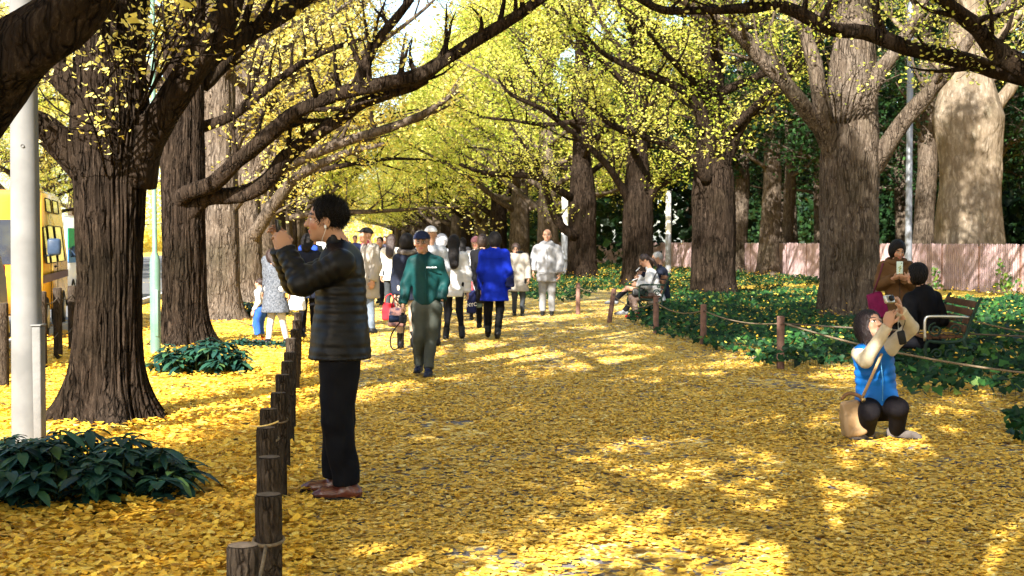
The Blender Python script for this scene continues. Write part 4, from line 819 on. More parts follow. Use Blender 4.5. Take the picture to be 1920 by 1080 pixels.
vehicle('parked_truck', 'truck', 'white vehicle with green and blue panels, seen between yellow van and front ginkgo', c, (-.1, 1), 5, -1.8, 2.1, m_vw, [(0, .35), (0, 1.0), (.1, 1.2), (.4, 1.9), (.8, 2.1), (5, 2.1), (5, .35)],
        [(1, 1.8, 1.2, 1.8, 1)], None, None, mirror=False) if False else None
root = vehicle('parked_truck', 'truck', 'white vehicle with green and blue front panels, between yellow van and front ginkgo', c, (-.15, 1), 5, 1.8, 2.1, m_vw, [(0, .35), (0, .95), (.15, 1.15), (.45, 1.85), (.7, 2.1), (5, 2.1), (5, .35)],
        [(.7, 1.5, 1.2, 1.8, 1)], [((.16, 1.2), (.44, 1.82))], [(1.35, 1.8, m_gr), (1.0, 1.3, m_bl)])
# far vehicles glimpsed at the end of the avenue
c = gp(640, 462); c = np.array([(640-960)/FPX*115, 115, 0])
vehicle('far_truck', 'truck', 'bright white box truck at the far end of the avenue', c, (-.1, 1), 6, 2.3, 3.1, m_vw, [(0, .4), (0, 1.2), (.3, 2.1), (.35, 3.1), (6, 3.1), (6, .4)], [(.3, .9, 1.3, 1.9, 1)], [((.03, 1.25), (.27, 2.05))], None, mirror=False)
c = np.array([(572-960)/FPX*40, 40, 0])
# ---------------- figures: smooth implicit bodies meshed with surface nets ----------------
def surfnet(f, lo, hi, h):
    lo = np.asarray(lo, float)-h*2; hi = np.asarray(hi, float)+h*2
    n = np.ceil((hi-lo)/h).astype(int)+1
    g = np.meshgrid(*[lo[i]+h*np.arange(n[i]) for i in range(3)], indexing='ij')
    P = np.stack(g, -1).reshape(-1, 3); D = f(P).reshape(n); Sg = D < 0
    m = tuple(n-1); acc = np.zeros(m+(3,)); cnt = np.zeros(m)
    C = [(a, b, c) for a in (0, 1) for b in (0, 1) for c in (0, 1)]
    sl = lambda A, o: A[o[0]:o[0]+m[0], o[1]:o[1]+m[1], o[2]:o[2]+m[2]]
    for i, a in enumerate(C):
        for b in C[i+1:]:
            if sum(abs(x-y) for x, y in zip(a, b)) != 1: continue
            da, db = sl(D, a), sl(D, b); cr = (da < 0) != (db < 0)
            t = np.where(cr, da/np.where(cr, da-db, 1), 0)
            for k in range(3): acc[..., k] += np.where(cr, a[k]+t*(b[k]-a[k]), 0)
            cnt += cr
    act = cnt > 0; idx = -np.ones(m, int); idx[act] = np.arange(act.sum())
    ijk = np.argwhere(act); V = lo+h*(ijk+acc[act]/cnt[act][:, None]); Fs = []
    for ax in range(3):
        o = [0, 0, 0]; o[ax] = 1; u, v = [(1, 2), (2, 0), (0, 1)][ax]
        A = Sg[:n[0]-o[0], :n[1]-o[1], :n[2]-o[2]]; B = Sg[o[0]:, o[1]:, o[2]:]
        e = np.argwhere(A != B); e = e[(e[:, u] > 0) & (e[:, v] > 0) & (e[:, u] < m[u]) & (e[:, v] < m[v]) & (e[:, ax] < m[ax])]
        q = []
        for du, dv_ in ((1, 1), (0, 1), (0, 0), (1, 0)):
            c = e.copy(); c[:, u] -= du; c[:, v] -= dv_; q.append(idx[c[:, 0], c[:, 1], c[:, 2]])
        q = np.stack(q, 1); ins = A[e[:, 0], e[:, 1], e[:, 2]]; q[~ins] = q[~ins][:, ::-1]; Fs.append(q)
    return V, [np.concatenate(Fs)]
def rc(P, a, b, r1, r2, flat=None, puff=None):
    a = np.asarray(a, float); b = np.asarray(b, float); ab = b-a; L = np.linalg.norm(ab)+1e-9
    t = np.clip((P-a)@ab/(L*L), 0, 1); d = P-(a+t[:, None]*ab)
    if flat: c = d@flat[0]; d = d+np.outer(c*(1/flat[1]-1), flat[0])
    r = r1+(r2-r1)*t
    if puff: r = r+puff[1]*(np.abs(np.sin(math.pi*t*L/puff[0]+.4))-.5)
    return np.linalg.norm(d, axis=1)-r
def ell(P, c, ax, r):
    q = (P-c)@np.asarray(ax).T; r = np.asarray(r, float); k0 = np.linalg.norm(q/r, axis=1); k1 = np.linalg.norm(q/(r*r), axis=1)+1e-9
    return k0*(k0-1)/k1
def smin(a, b, k): h = np.maximum(k-np.abs(a-b), 0)/k; return np.minimum(a, b)-h*h*k*.25
def smax(a, b, k): return -smin(-a, -b, k)
def U(k, *ds):
    d = ds[0]
    for e in ds[1:]: d = smin(d, e, k)
    return d
def wrink(P, amp, fr=22, sd=0):
    x, y, z = P[:, 0], P[:, 1], P[:, 2]
    w = np.sin(z*fr*1.3+2.2*np.sin(x*fr*.7+sd)+1.7*np.sin(y*fr*.8+sd*2))
    return amp*(w*.6+.4*np.sin(x*fr*1.9+y*fr*1.1+sd+2*np.sin(z*fr*.6)))
m_skin_cache = {}
def skin_mat():
    if 'skin' in MATS: return MATS['skin']
    m, nt, b = base_mat('skin', .5, .35); a = nt.nodes.new('ShaderNodeAttribute'); a.attribute_name = 'col'
    nt.links.new(a.outputs['Color'], b.inputs['Base Color']); b.inputs['Subsurface Weight'].default_value = .08; b.inputs['Subsurface Radius'].default_value = (.02, .008, .004)
    MATS['skin'] = m; return m
SKIN = (.40, .22, .14)
m_hair = cloth('black_hair', (.008, .006, .0055), (.004, .003, .003), rough=.45, nscale=60, bs=.6, spec=.15)
m_hair_br = cloth('brown_hair', (.028, .013, .008), (.015, .007, .005), rough=.4, nscale=60, bs=.6, spec=.4)
m_hair_gy = cloth('grey_hair', (.40, .39, .38), (.2, .2, .2), rough=.5, nscale=60, bs=.6)
m_shoe = cloth('black_shoe', (.008, .008, .008), rough=.4, spec=.2, bs=.1)
Z3 = np.array([0, 0, 1.])
def fdir(a): return np.array([-math.sin(R(a)), -math.cos(R(a)), 0])
def stand(px, Y, ang, h=1.65, stride=.0, px_off=0):
    k = h/1.7; O = np.array([(px-960)/FPX*Y, Y, 0.]); F = fdir(ang); Lf = np.array([-F[1], F[0], 0])   # Lf: the figure's left
    J = dict(hd=Z3*1.575*k+F*.02, nk=Z3*1.41*k, pl=Z3*.93*k)
    for s, sg in (('L', 1), ('R', -1)):
        J['s'+s] = Z3*1.345*k+Lf*sg*.158*k; J['e'+s] = Z3*1.08*k+Lf*sg*.215*k-F*.03; J['w'+s] = Z3*.85*k+Lf*sg*.225*k+F*.05
        J['h'+s] = Z3*.90*k+Lf*sg*.085*k; J['k'+s] = Z3*.49*k+Lf*sg*.09*k+F*(.04+sg*stride*.5); J['a'+s] = Z3*.085*k+Lf*sg*.09*k+F*sg*stride
        if stride and sg < 0: J['a'+s] = J['a'+s]+Z3*.03
    return O, J, F, k
class Px:
    def __init__(s, O): s.O = np.array([O[0], O[1], 0.])
    def __call__(s, px, py, dy=0): return at(px, py, s.O[1]+dy)-s.O
def hand_sdf(wr, d, n, t, curl, k=1.0, spread=.0):
    d = nrm(d); n = nrm(n-np.dot(n, d)*d); t = nrm(t-np.dot(t, d)*d-np.dot(t, n)*n)
    segs = []
    curl = curl if hasattr(curl, '__len__') else [curl]*4
    for i in range(4):
        o = (.031-.0205*i)*k; L = (.074, .083, .077, .060)[i]*k; b = wr+d*(.084-.004*abs(i-1))*k+t*o; ang = .12; r = .0088*k
        for q, fr in enumerate((.44, .31, .25)):
            ang += curl[i]*(.75, 1.0, .8)[q]; dd = d*math.cos(ang)+n*math.sin(ang)+t*(1.5-i)*.06*(1+spread); e = b+dd*L*fr; segs.append((b, e, r, r*.9)); b = e; r *= .9
    cm = float(np.mean(curl)); b = wr+d*.028*k+t*.026*k; dd = nrm(d*.75+t*.75+n*.35); e = b+dd*.042*k; segs.append((b, e, .0125*k, .0105*k))
    dd = nrm(d*.85+t*.1+n*(.35+.5*cm)); segs.append((e, e+dd*.032*k, .0103*k, .008*k))
    def f(P):
        D = rc(P, wr-d*.02, wr+d*.05*k, .029*k, .040*k, (n, .42)); D = smin(D, rc(P, wr+d*.05*k, wr+d*.078*k, .040*k, .036*k, (n, .40)), .02)
        D = smin(D, rc(P, wr-d*.06, wr, .027*k, .026*k, (n, .8)), .02)
        for s_ in segs: D = smin(D, rc(P, *s_), .006)
        return D
    c = wr+d*.07*k; return f, c-.125*k, c+.125*k
def head_frame(hd, hf, tilt=0):
    f = nrm(hf); l = nrm(np.cross(Z3, f)); u = np.cross(f, l); u2 = nrm(u+l*tilt); l = np.cross(u2, f); return f, l, u2
def head_sdf(c, f, l, u, nk, k=1):
    ax = [l, f, u]
    def F(P):
        D = ell(P, c+(u*.026-f*.006)*k, ax, np.array([.076, .096, .090])*k)
        D = smin(D, ell(P, c+(f*.022-u*.045)*k, ax, np.array([.060, .070, .070])*k), .03*k)
        D = smin(D, ell(P, c+(f*.066-u*.096)*k, ax, np.array([.024, .020, .018])*k), .03*k)
        for s in (-1, 1):
            D = smin(D, ell(P, c+(f*.062+l*s*.038-u*.028)*k, ax, np.array([.024, .024, .022])*k), .02*k)     # cheek
            D = smin(D, rc(P, c+(f*.088+l*s*.012+u*.022)*k, c+(f*.074+l*s*.046+u*.020)*k, .010*k, .008*k), .012*k)
            D = smax(D, -ell(P, c+(f*.103+l*s*.030+u*.001)*k, ax, np.array([.017, .018, .010])*k), .012*k)
            D = smin(D, ell(P, c+(f*.076+l*s*.030+u*.001)*k, ax, np.array([.0145, .0135, .0105])*k), .003*k)
            D = smin(D, ell(P, c+(l*s*.078-f*.008-u*.012)*k, [l, f, u], np.array([.008, .017, .031])*k), .006*k)
        D = smin(D, rc(P, c+(f*.091+u*.008)*k, c+(f*.110-u*.030)*k, .0075*k, .0125*k), .012*k)
        for s in (-1, 1): D = smin(D, ell(P, c+(f*.099-u*.034+l*s*.013)*k, ax, np.array([.009, .011, .008])*k), .008*k)
        D = smin(D, ell(P, c+(f*.087-u*.060)*k, ax, np.array([.024, .012, .0065])*k), .006*k)
        D = smin(D, ell(P, c+(f*.084-u*.072)*k, ax, np.array([.020, .012, .0065])*k), .006*k)
        D = smin(D, rc(P, nk, c-(u*.055+f*.020)*k, .056*k, .052*k), .03*k)
        return D
    return F
def head_cols(V, c, f, l, u, k=1, skin=SKIN, lip=(.42, .14, .12), brow=(.03, .02, .015)):
    q = (V-c)/k; F_, L_, U_ = q@f, np.abs(q@l), q@u; C = np.tile(np.array([*skin, 1.]), (len(V), 1))
    near = (np.linalg.norm(q, axis=1) < .16)
    def put(m, col): C[near & m, :3] = col
    put((F_ > .05) & (((L_-.045)/.024)**2+((U_+.035)/.02)**2 < 1), np.array(skin)*[1.05, .86, .84])
    put((F_ > .07) & ((L_/.025)**2+((U_+.066)/.0125)**2 < 1), lip)
    put((F_ > .06) & (((L_-.032)/.022)**2+((U_-.024-.006*(1-(L_-.032)**2/.0005))/.0055)**2 < 1), brow)
    put((F_ > .074) & (((L_-.030)/.0155)**2+((U_-.001)/.0068)**2 < 1), (.62, .58, .54))
    put((F_ > .074) & (((L_-.030)/.0070)**2+((U_-.001)/.0072)**2 < 1), (.015, .01, .008))
    put((F_ > .066) & (((L_-.030)/.0175)**2+((U_-.0085)/.0026)**2 < 1), (.03, .02, .015))
    return C
def person(label, O, J, F, k=1, hf=None, tilt=0, near=False, h=.017, top=None, under=None, legs=None, shoes=None, hair=None, hat=None, hands=None, skin=SKIN, extras=None, group=None, fat=1.0, lh=None):
    O = np.asarray(O, float); F = nrm(F); Lf = np.array([-F[1], F[0], 0]); root = empty('person', O, label, 'person', group)
    J = {a: np.asarray(b, float) for a, b in J.items()}
    hd, nk, pl = J['hd'], J['nk'], J['pl']; f, l, u = head_frame(hd, hf if hf is not None else F, tilt); hk = k*1.02 if not near else k*1.06
    sp = nrm(nk-pl); A = nk-sp*.12*k
    def rngbb(*pts, m=.2): p = np.array(pts); return p.min(0)-m, p.max(0)+m
    # ---- body ----
    def core(P):
        D = rc(P, A, pl, .115*k*fat, .115*k*fat, (F, .72)); D = smin(D, rc(P, J['sL'], J['sR'], .045*k, .045*k), .05)
        D = smin(D, rc(P, nk-sp*.05, nk+(hd-nk)*.4, .05*k, .05*k), .03)
        for s in 'LR':
            D = smin(D, rc(P, J['s'+s], J['e'+s], .042*k, .034*k), .03); D = smin(D, rc(P, J['e'+s], J['w'+s], .034*k, .024*k), .02)
            D = smin(D, rc(P, J['h'+s], J['k'+s], .068*k, .046*k), .03); D = smin(D, rc(P, J['k'+s], J['a'+s], .045*k, .03*k), .02)
        return D
    allp = [J[x] for x in J]
    parts = [surfnet(core, *rngbb(*allp, m=.12), .02)]
    hs = head_sdf(hd, f, l, u, nk, hk); parts.append(surfnet(hs, hd-.15*hk-[0, 0, .05], hd+.15*hk, .0052 if near else .0078))
    for s in 'LR':
        hn = (hands or {}).get(s)
        if hn is None:
            d = nrm(J['w'+s]-J['e'+s]); d = nrm(d*.6-Z3*.4); sg = 1 if s == 'L' else -1; hn = (d, -Lf*sg*.9+F*-.2, F, .42)
        if hn == 0: continue
        hf_, lo, hi = hand_sdf(J['w'+s], np.asarray(hn[0], float), np.asarray(hn[1], float), np.asarray(hn[2], float), hn[3], k*1.02); parts.append(surfnet(hf_, lo, hi, .0042 if near else .0062))
    V, Fc = merge(parts); build('body', V, Fc, skin_mat(), root, colr=head_cols(V, hd, f, l, u, hk, skin))
    sdn = random.Random(label).uniform(0, 9)
    # ---- upper garments ----
    def garment(nm, g):
        t = g.get('t', .016)*1.0; pf = g.get('puff'); sl = g.get('sleeve', 1); hem = g['hem']; cr = g.get('cr', .145)*k; wr_ = g.get('wr', .14)*k; am = g.get('wr_amp', .004); fl = g.get('flat', .74); ar = g.get('arm', 1)
        B = pl+sp*.02; hc = g.get('hemc'); low = B-sp*max(0, (B[2]-hem)) if hc is None else np.asarray(hc, float)
        def S_(P):
            D = rc(P, A, B, cr, wr_, (F, fl), pf); D = U(.05, D, *[rc(P, nk-sp*.065*k, J['s'+s], .062*k+t*.5, .052*k+t*.8) for s in 'LR'])
            if hem < B[2]-.03 or hc is not None: D = smin(D, rc(P, B, low, wr_, g.get('flare', wr_*1.1), (F, g.get('sflat', .82)), pf), .03)
            if g.get('belly'): D = smin(D, ell(P, B+sp*.12+F*.06, [Lf, F, Z3], (.13, .11, .15)), .05)
            if sl:
                for s in 'LR':
                    w = J['w'+s]+nrm(J['e'+s]-J['w'+s])*(.0 if sl == 1 else .1)
                    D = smin(D, U(.025, rc(P, J['s'+s], J['e'+s], (.048*k+t)*ar, (.041*k+t)*ar, None, pf), rc(P, J['e'+s], w, (.041*k+t)*ar, (.030*k+t)*ar, None, pf)), .03)
            if g.get('collar', 1): D = smin(D, rc(P, nk-sp*.03, nk+(hd-nk)*g.get('coll', .35), .066*k, .060*k), .02)
            D = D+wrink(P, am, 26, sdn)
            if g.get('vee'): D = smax(D, -rc(P, nk+F*.09+sp*.03, A+F*.19-sp*.04, .036*k, .004), .006)
            D = smax(D, -rc(P, nk+sp*.03, hd, .050*k, .058*k), .004) if g.get('collar', 1) else D
            if hc is None: D = np.maximum(D, hem-P[:, 2]+g.get('tilt', 0)*((P-pl)@F))
            else: D = np.maximum(D, (low-P)@sp)
            if sl:
                for s in 'LR':
                    dd = nrm(J['w'+s]-J['e'+s]); e_ = (P-J['w'+s])@dd; rad = np.linalg.norm((P-J['w'+s])-np.outer(e_, dd), axis=1)
                    D = np.where((rad < .09) & (e_ > -.06) & (e_ < .1), np.maximum(D, e_-.005+(.1 if sl == 2 else 0)), D)
            return D
        lo, hi = rngbb(nk, A, pl, low, *( [J[x] for x in ('sL', 'sR', 'eL', 'eR', 'wL', 'wR')] if sl else [J['sL'], J['sR']]), m=.22); lo[2] = max(lo[2], min(hem, low[2])-.03 if not sl else min(hem, low[2], J['wL'][2], J['wR'][2])-.06)
        V, Fc = surfnet(S_, lo, hi, h); return build(nm, V, Fc, g['mat'], root)
    if under: garment('shirt', under)
    if top: garment(top.get('name', 'jacket'), top)
    # ---- legs ----
    if legs:
        g = legs; lt = g.get('t', .012); top_z = pl[2]+.10*k; ez = g.get('end', .05)
        def T_(P):
            D = rc(P, J['hL'], J['hR'], .105*k, .105*k, (F, .9)); D = smin(D, rc(P, pl, pl+sp*.08, .125*k*fat, .12*k*fat, (F, .78)), .04)
            for s in 'LR': D = smin(D, U(.03, rc(P, J['h'+s], J['k'+s], (.078*k+lt)*g.get('w', 1), .053*k+lt), rc(P, J['k'+s], J['a'+s], .053*k+lt, (.036*k+lt)*g.get('w', 1))), .025)
            D = D+wrink(P, g.get('wr_amp', .004), 20, sdn+3)
            D = np.maximum(D, (P-pl)@sp-.11*k)
            for s in 'LR':
                dd = nrm(J['a'+s]-J['k'+s]); e_ = (P-J['a'+s])@dd; rad = np.linalg.norm((P-J['a'+s])-np.outer(e_, dd), axis=1)
                D = np.where((rad < .12) & (e_ > -.08), np.maximum(D, e_-(.045-ez)), D)
            return D
        lo, hi = rngbb(pl, *[J[a+s] for a in 'hka' for s in 'LR'], m=.17); lo[2] = max(0, lo[2]); V, Fc = surfnet(T_, lo, hi, h); build('trousers', V, Fc, g['mat'], root)
    # ---- shoes ----
    sh = shoes or {}
    for s in 'LR':
        a = J['a'+s]; tf = sh.get('dir', {}).get(s, F); tf = nrm(tf); g0 = np.array([a[0], a[1], max(a[2]-.085*k, 0) if not sh.get('pitch') else a[2]-.07]); hh = sh.get('heel', .0)
        def SH(P):
            D = rc(P, g0+Z3*(.042+hh)-tf*.045*k, g0+Z3*.034+tf*.135*k, .040*k, .036*k, (np.cross(Z3, tf), 1.0)); D = smin(D, rc(P, g0+Z3*(.05+hh)-tf*.03, g0+Z3*(.10+hh), .042*k, .042*k), .03)
            D = smin(D, rc(P, g0+Z3*(.03)+tf*.08*k, g0+Z3*.026+tf*.175*k, .038*k, .026*k), .02)
            if sh.get('boot'): kk = J['k'+s]; D = smin(D, rc(P, g0+Z3*.08, a+(kk-a)*sh['boot'], .047*k, .058*k), .03); D = smax(D, (P-a)@nrm(kk-a)-np.linalg.norm(kk-a)*sh['boot'], .01)
            else: D = smax(D, P[:, 2]-g0[2]-.105, .01)
            if hh: D = np.minimum(smax(D, -ell(P, g0+tf*.03*k+Z3*(-.005), [tf, np.cross(Z3, tf), Z3], (.055, .08, .05)), .01), rc(P, g0-tf*.05*k+Z3*.01, g0-tf*.05*k+Z3*.06, .02, .026))
            return np.maximum(D, g0[2]+.002-P[:, 2])
        lo, hi = rngbb(g0, g0+tf*.2, *( [a+(J['k'+s]-a)*sh['boot']] if sh.get('boot') else []), m=.1); lo[2] = g0[2]; hi[2] = max(hi[2], g0[2]+.14); V, Fc = surfnet(SH, lo, hi, .0075 if near else .011); so_ = build('shoe', V, Fc, sh.get('mat', m_shoe), root)
        if near:
            V, Fc = prism([(-.088, 0), (.205, 0), (.205, .022), (-.088, .022)], -.043, .043, np.array([tf, np.cross(Z3, tf), Z3]), g0+[0, 0, .0], .01); build('sole', V, Fc, m_shoe, so_)
    # ---- hair and hats ----
    hr = hair or {}; st = hr.get('style', 'short'); hm = hr.get('mat', m_hair); ax = [l, f, u]
    def H_(P):
        o = hr.get('vol', 0) if not hat else -.014
        D = ell(P, hd+(u*.032-f*.016)*hk, ax, np.array([.086+o, .100+o, .094+o])*hk)
        lowc = -.035 if st == 'short' else -.5
        if st in ('bob', 'long', 'mid'): D = smin(D, ell(P, hd+(-f*.020-u*.015)*hk, ax, np.array([.098+o, .092+o, .118])*hk), .03)
        if st in ('long', 'mid'): bk = .17 if hr.get('len', .28) > .25 else .10; D = smin(D, rc(P, hd+(-f*.065-u*.02)*hk, hd+(-f*bk-u*hr.get('len', .28))*hk, .090*hk, .085*hk, (f, .5)), .04)
        if st == 'pony': D = smin(D, rc(P, hd+(-f*.095+u*.0)*hk, hd+(-f*.15-u*.10)*hk, .030, .034), .02); D = smin(D, rc(P, hd+(-f*.15-u*.10)*hk, hd+(-f*.17-u*.27)*hk, .034, .018), .02)
        if st == 'bun': D = smin(D, ell(P, hd+(-f*.10+u*.05)*hk, ax, (.04, .04, .04)), .02)
        # open the face and, on short hair, the ears and nape
        fc = ell(P, hd+(f*.118-u*(.030 if hr.get('fringe', 1) else .012))*hk, ax, np.array([.078, .082, .094])*hk); D = smax(D, -fc, .012)
        if st in ('short', 'pony', 'bun'):
            q = (P-hd)/hk; D = smax(D, (-.050-.25*(q@f+.05)) - q@u, .012) if st == 'short' else smax(D, (-.055+q@f*.5)-q@u if st != 'pony' else (-.055+q@f*.5-np.where(q@f < -.09, .5, 0))-q@u, .012)
            for s in (-1, 1): D = smax(D, -ell(P, hd+(l*s*.088+f*.012-u*.022)*hk, ax, np.array([.030, .026, .040])*hk), .006)
        a_ = np.arctan2((P-hd)@l, (P-hd)@f); D = D+hr.get('spk', .002)*np.sin(a_*23+5*np.sin(((P-hd)@u)*30))
        return D
    if st != 'none':
        lo, hi = hd-.17*hk, hd+.17*hk
        if st in ('long', 'mid'): lo = lo-Z3*hr.get('len', .28); lo, hi = np.minimum(lo, hd-f*.25-.1), np.maximum(hi, hd-f*.25+.1)
        if st == 'pony': lo = lo-Z3*.2; lo = np.minimum(lo, lo-f*.1); hi = np.maximum(hi, hi-f*.1)
        V, Fc = surfnet(H_, lo, hi, .0055 if near else .009); hob = build('hair', V, Fc, hm, root)
        if near or hr.get('strands'):
            rg = np.random.default_rng(5); q = Fc[0]; A_ = V[q[:, 0]]; nn_ = np.cross(V[q[:, 2]]-V[q[:, 0]], V[q[:, 3]]-V[q[:, 1]]); nn_ /= np.linalg.norm(nn_, axis=1)[:, None]+1e-9
            k_ = rg.integers(0, len(q), 5200); p0 = A_[k_]; N_ = nn_[k_]; ok = (((p0-hd)@u > -.11) | (st != 'short')) & (N_@f < .75); p0, N_ = p0[ok], N_[ok]; m_ = len(p0)
            up_ = ((p0-hd)@u)[:, None]/.1; dr = N_*hr.get('stand', .35)+u*np.clip(up_, -1, 1)*hr.get('stand', .35)+rg.normal(size=(m_, 3))*(.22 if st != 'short' else .10)-u*(.75 if st != 'short' else .12)
            dr -= N_*np.minimum(0, (dr*N_).sum(1))[:, None]; dr /= np.linalg.norm(dr, axis=1)[:, None]; Ls = rg.uniform(.4, 1, m_)[:, None]*hr.get('sl', .03); sd_ = np.cross(dr, N_+1e-3); sd_ /= np.linalg.norm(sd_, axis=1)[:, None]+1e-9
            VV = np.stack([p0-sd_*.0016, p0+sd_*.0016, p0+dr*Ls+N_*.002], 1).reshape(-1, 3); build('hair_strands', VV, np.arange(len(VV)).reshape(-1, 3), hm, hob, smooth=False)
    if hat:
        q0 = hd+u*.035*hk
        def T2(P):
            qq = (P-hd)@u/hk
            if hat['kind'] == 'cap':
                D = ell(P, q0-f*.006, ax, np.array([.092, .112, .088])*hk); D = np.maximum(D, .035-.02*((P-hd)@f)/hk*5*0-qq)
                D = np.minimum(D, np.maximum(rc(P, hd+(f*.10+u*.045)*hk, hd+(f*.145+u*.036)*hk, .066*hk, .056*hk, (u, .10)), 0-(P-hd)@f))
            elif hat['kind'] == 'hood':
                D = ell(P, hd-f*.02+u*.01, ax, np.array([.12, .125, .135])*hk); D = smax(D, -ell(P, hd+f*.12, ax, np.array([.085, .1, .11])*hk), .01)
            else:
                D = ell(P, q0-f*.008, ax, np.array([.096, .112, .100])*hk); D = np.maximum(D, (.012+.0*qq)-qq); D = smin(D, rc(P, hd+u*.03, hd+u*.031, .1, .1, (u, .16)), .01) if 0 else D
            return D
        V, Fc = surfnet(T2, hd-.2*hk, hd+.24*hk, .006 if near else .009); build('cap' if hat['kind'] == 'cap' else ('hood' if hat['kind'] == 'hood' else 'knit_hat'), V, Fc, hat['mat'], root)
    if hr.get('glasses'):
        ps = []
        for s in (-1, 1):
            c = hd+(f*.098+l*s*.032+u*.0)*hk; ps.append(tube([c+(l*math.cos(x)*.022+u*math.sin(x)*.016)*hk for x in np.linspace(0, 6.4, 16)], .0022, 4)); ps.append(tube([c+l*s*.022*hk, hd+(l*s*.08-f*.005+u*.004)*hk], .002, 4))
        V, Fc = merge(ps); build('glasses', V, Fc, m_wire, root)
    for nm, (V, Fc), m in (extras or []): build(nm, V, Fc, m, root)
    return root
def thing(name, label, cat, O, parts, group=None):
    root = empty(name, O, label, cat, group)
    for nm, (V, Fc), m in parts: build(nm, V, Fc, m, root)
    return root
C_ = lambda n, c, c2=None, **k: cloth(n, c, c2, **k)
I3 = np.eye(3)
def bag_sdf(c, w, d, h, ax, sagk=.25, hres=.012):
    """soft bag: wide at the bottom, pinched at the top; ax rows = width, depth, up"""
    c = np.asarray(c, float)
    def f(P):
        q = (P-c)@np.asarray(ax).T; t = np.clip(q[:, 2]/h+.5, 0, 1); W_ = w/2*(1-.12*t); D_ = d/2*(1-.65*t*t)
        a = np.stack([np.abs(q[:, 0])-W_+.03, np.abs(q[:, 1])-D_+.012, np.abs(q[:, 2])-h/2+.03], 1); m_ = np.maximum(a, 0)
        return np.linalg.norm(m_*[1, 1, 1], axis=1)+np.minimum(a.max(1), 0)-.012*(1+.8*(1-t))-.01+wrink(P, .004, 30)
    r = max(w, d, h)*.75; return surfnet(f, c-r, c+r, hres)

# ===== 1 the photographer =====
O = gp(636, 936); O = np.array([O[0], O[1]+.06, 0.]); Q = Px(O); W1 = np.array([-1., 0, 0])
J = dict(hd=Q(613, 412), nk=Q(640, 466), pl=Q(638, 640), sL=Q(640, 494, -.19), sR=Q(638, 492, .2), eL=Q(566, 532, -.20), wL=Q(536, 470, -.12), eR=Q(552, 530, .14), wR=Q(524, 466, .06),
         hL=Q(638, 655, -.070), hR=Q(638, 655, .085), kL=Q(632, 790, -.10), kR=Q(634, 790, .10), aL=Q(651, 909, -.08), aR=Q(628, 896, .13))
m_blk = C_('black_quilted_nylon', (.004, .0043, .006), (.0025, .0025, .0035), rough=.42, spec=.2, nscale=6, bs=.15)
ear = Q(612, 425, -.09)
person('man in a black quilted jacket photographing with a phone beside the log posts', O, J, W1, 1.03, hf=(-1, -.06, .02), near=True, h=.010, fat=1.25,
       top=dict(name='jacket', mat=m_blk, hem=float(Q(638, 672)[2]), cr=.168, wr=.198, flat=.80, t=.022, puff=(.052, .008), wr_amp=.0035, arm=1.12, coll=.42),
       legs=dict(mat=C_('black_trousers', (.006, .0065, .009), (.004, .004, .006), nscale=12, bs=.2), w=1.10, t=.036, wr_amp=.007), shoes=dict(mat=C_('brown_leather', (.12, .03, .018), (.07, .018, .012), rough=.28, spec=.6, nscale=9, bs=.1)),
       hair=dict(style='short', spk=.003, vol=.002, fringe=0, stand=.8, sl=.026), hands=dict(L=((-.30, .15, .95), (-.55, .85, 0), (.9, .3, .25), (.55, .6, .7, .8)), R=((-.05, -.1, 1), (-.5, -.85, 0), (.9, -.3, .2), (.35, .5, .6, .7))),
       extras=[('earphone', merge([boxa(ear+[-.006, -.004, 0], (.012, .008, .02), bev=.003), tube(smooth_path([ear, ear+[-.012, .0, -.04], Q(604, 452, -.07), Q(614, 468, -.09)])[0], .0016, 5)]), C_('white_plastic', (.7, .7, .7), bs=0))])
thing('phone', 'dark smartphone held up in both hands by the man in the black jacket', 'phone', O, [('phone_body', boxa(Q(522, 424, -.03), (.010, .150, .074), np.array([(math.cos(.12), 0, math.sin(.12)), (0, 1, 0), (-math.sin(.12), 0, math.cos(.12))]), .004, 3), C_('phone_dark', (.03, .02, .02), rough=.2, bs=0)), ('screen', boxa(Q(524, 424, -.03)+[.0005, 0, 0], (.006, .136, .066), np.array([(math.cos(.12), 0, math.sin(.12)), (0, 1, 0), (-math.sin(.12), 0, math.cos(.12))]), .001), m_glass)])

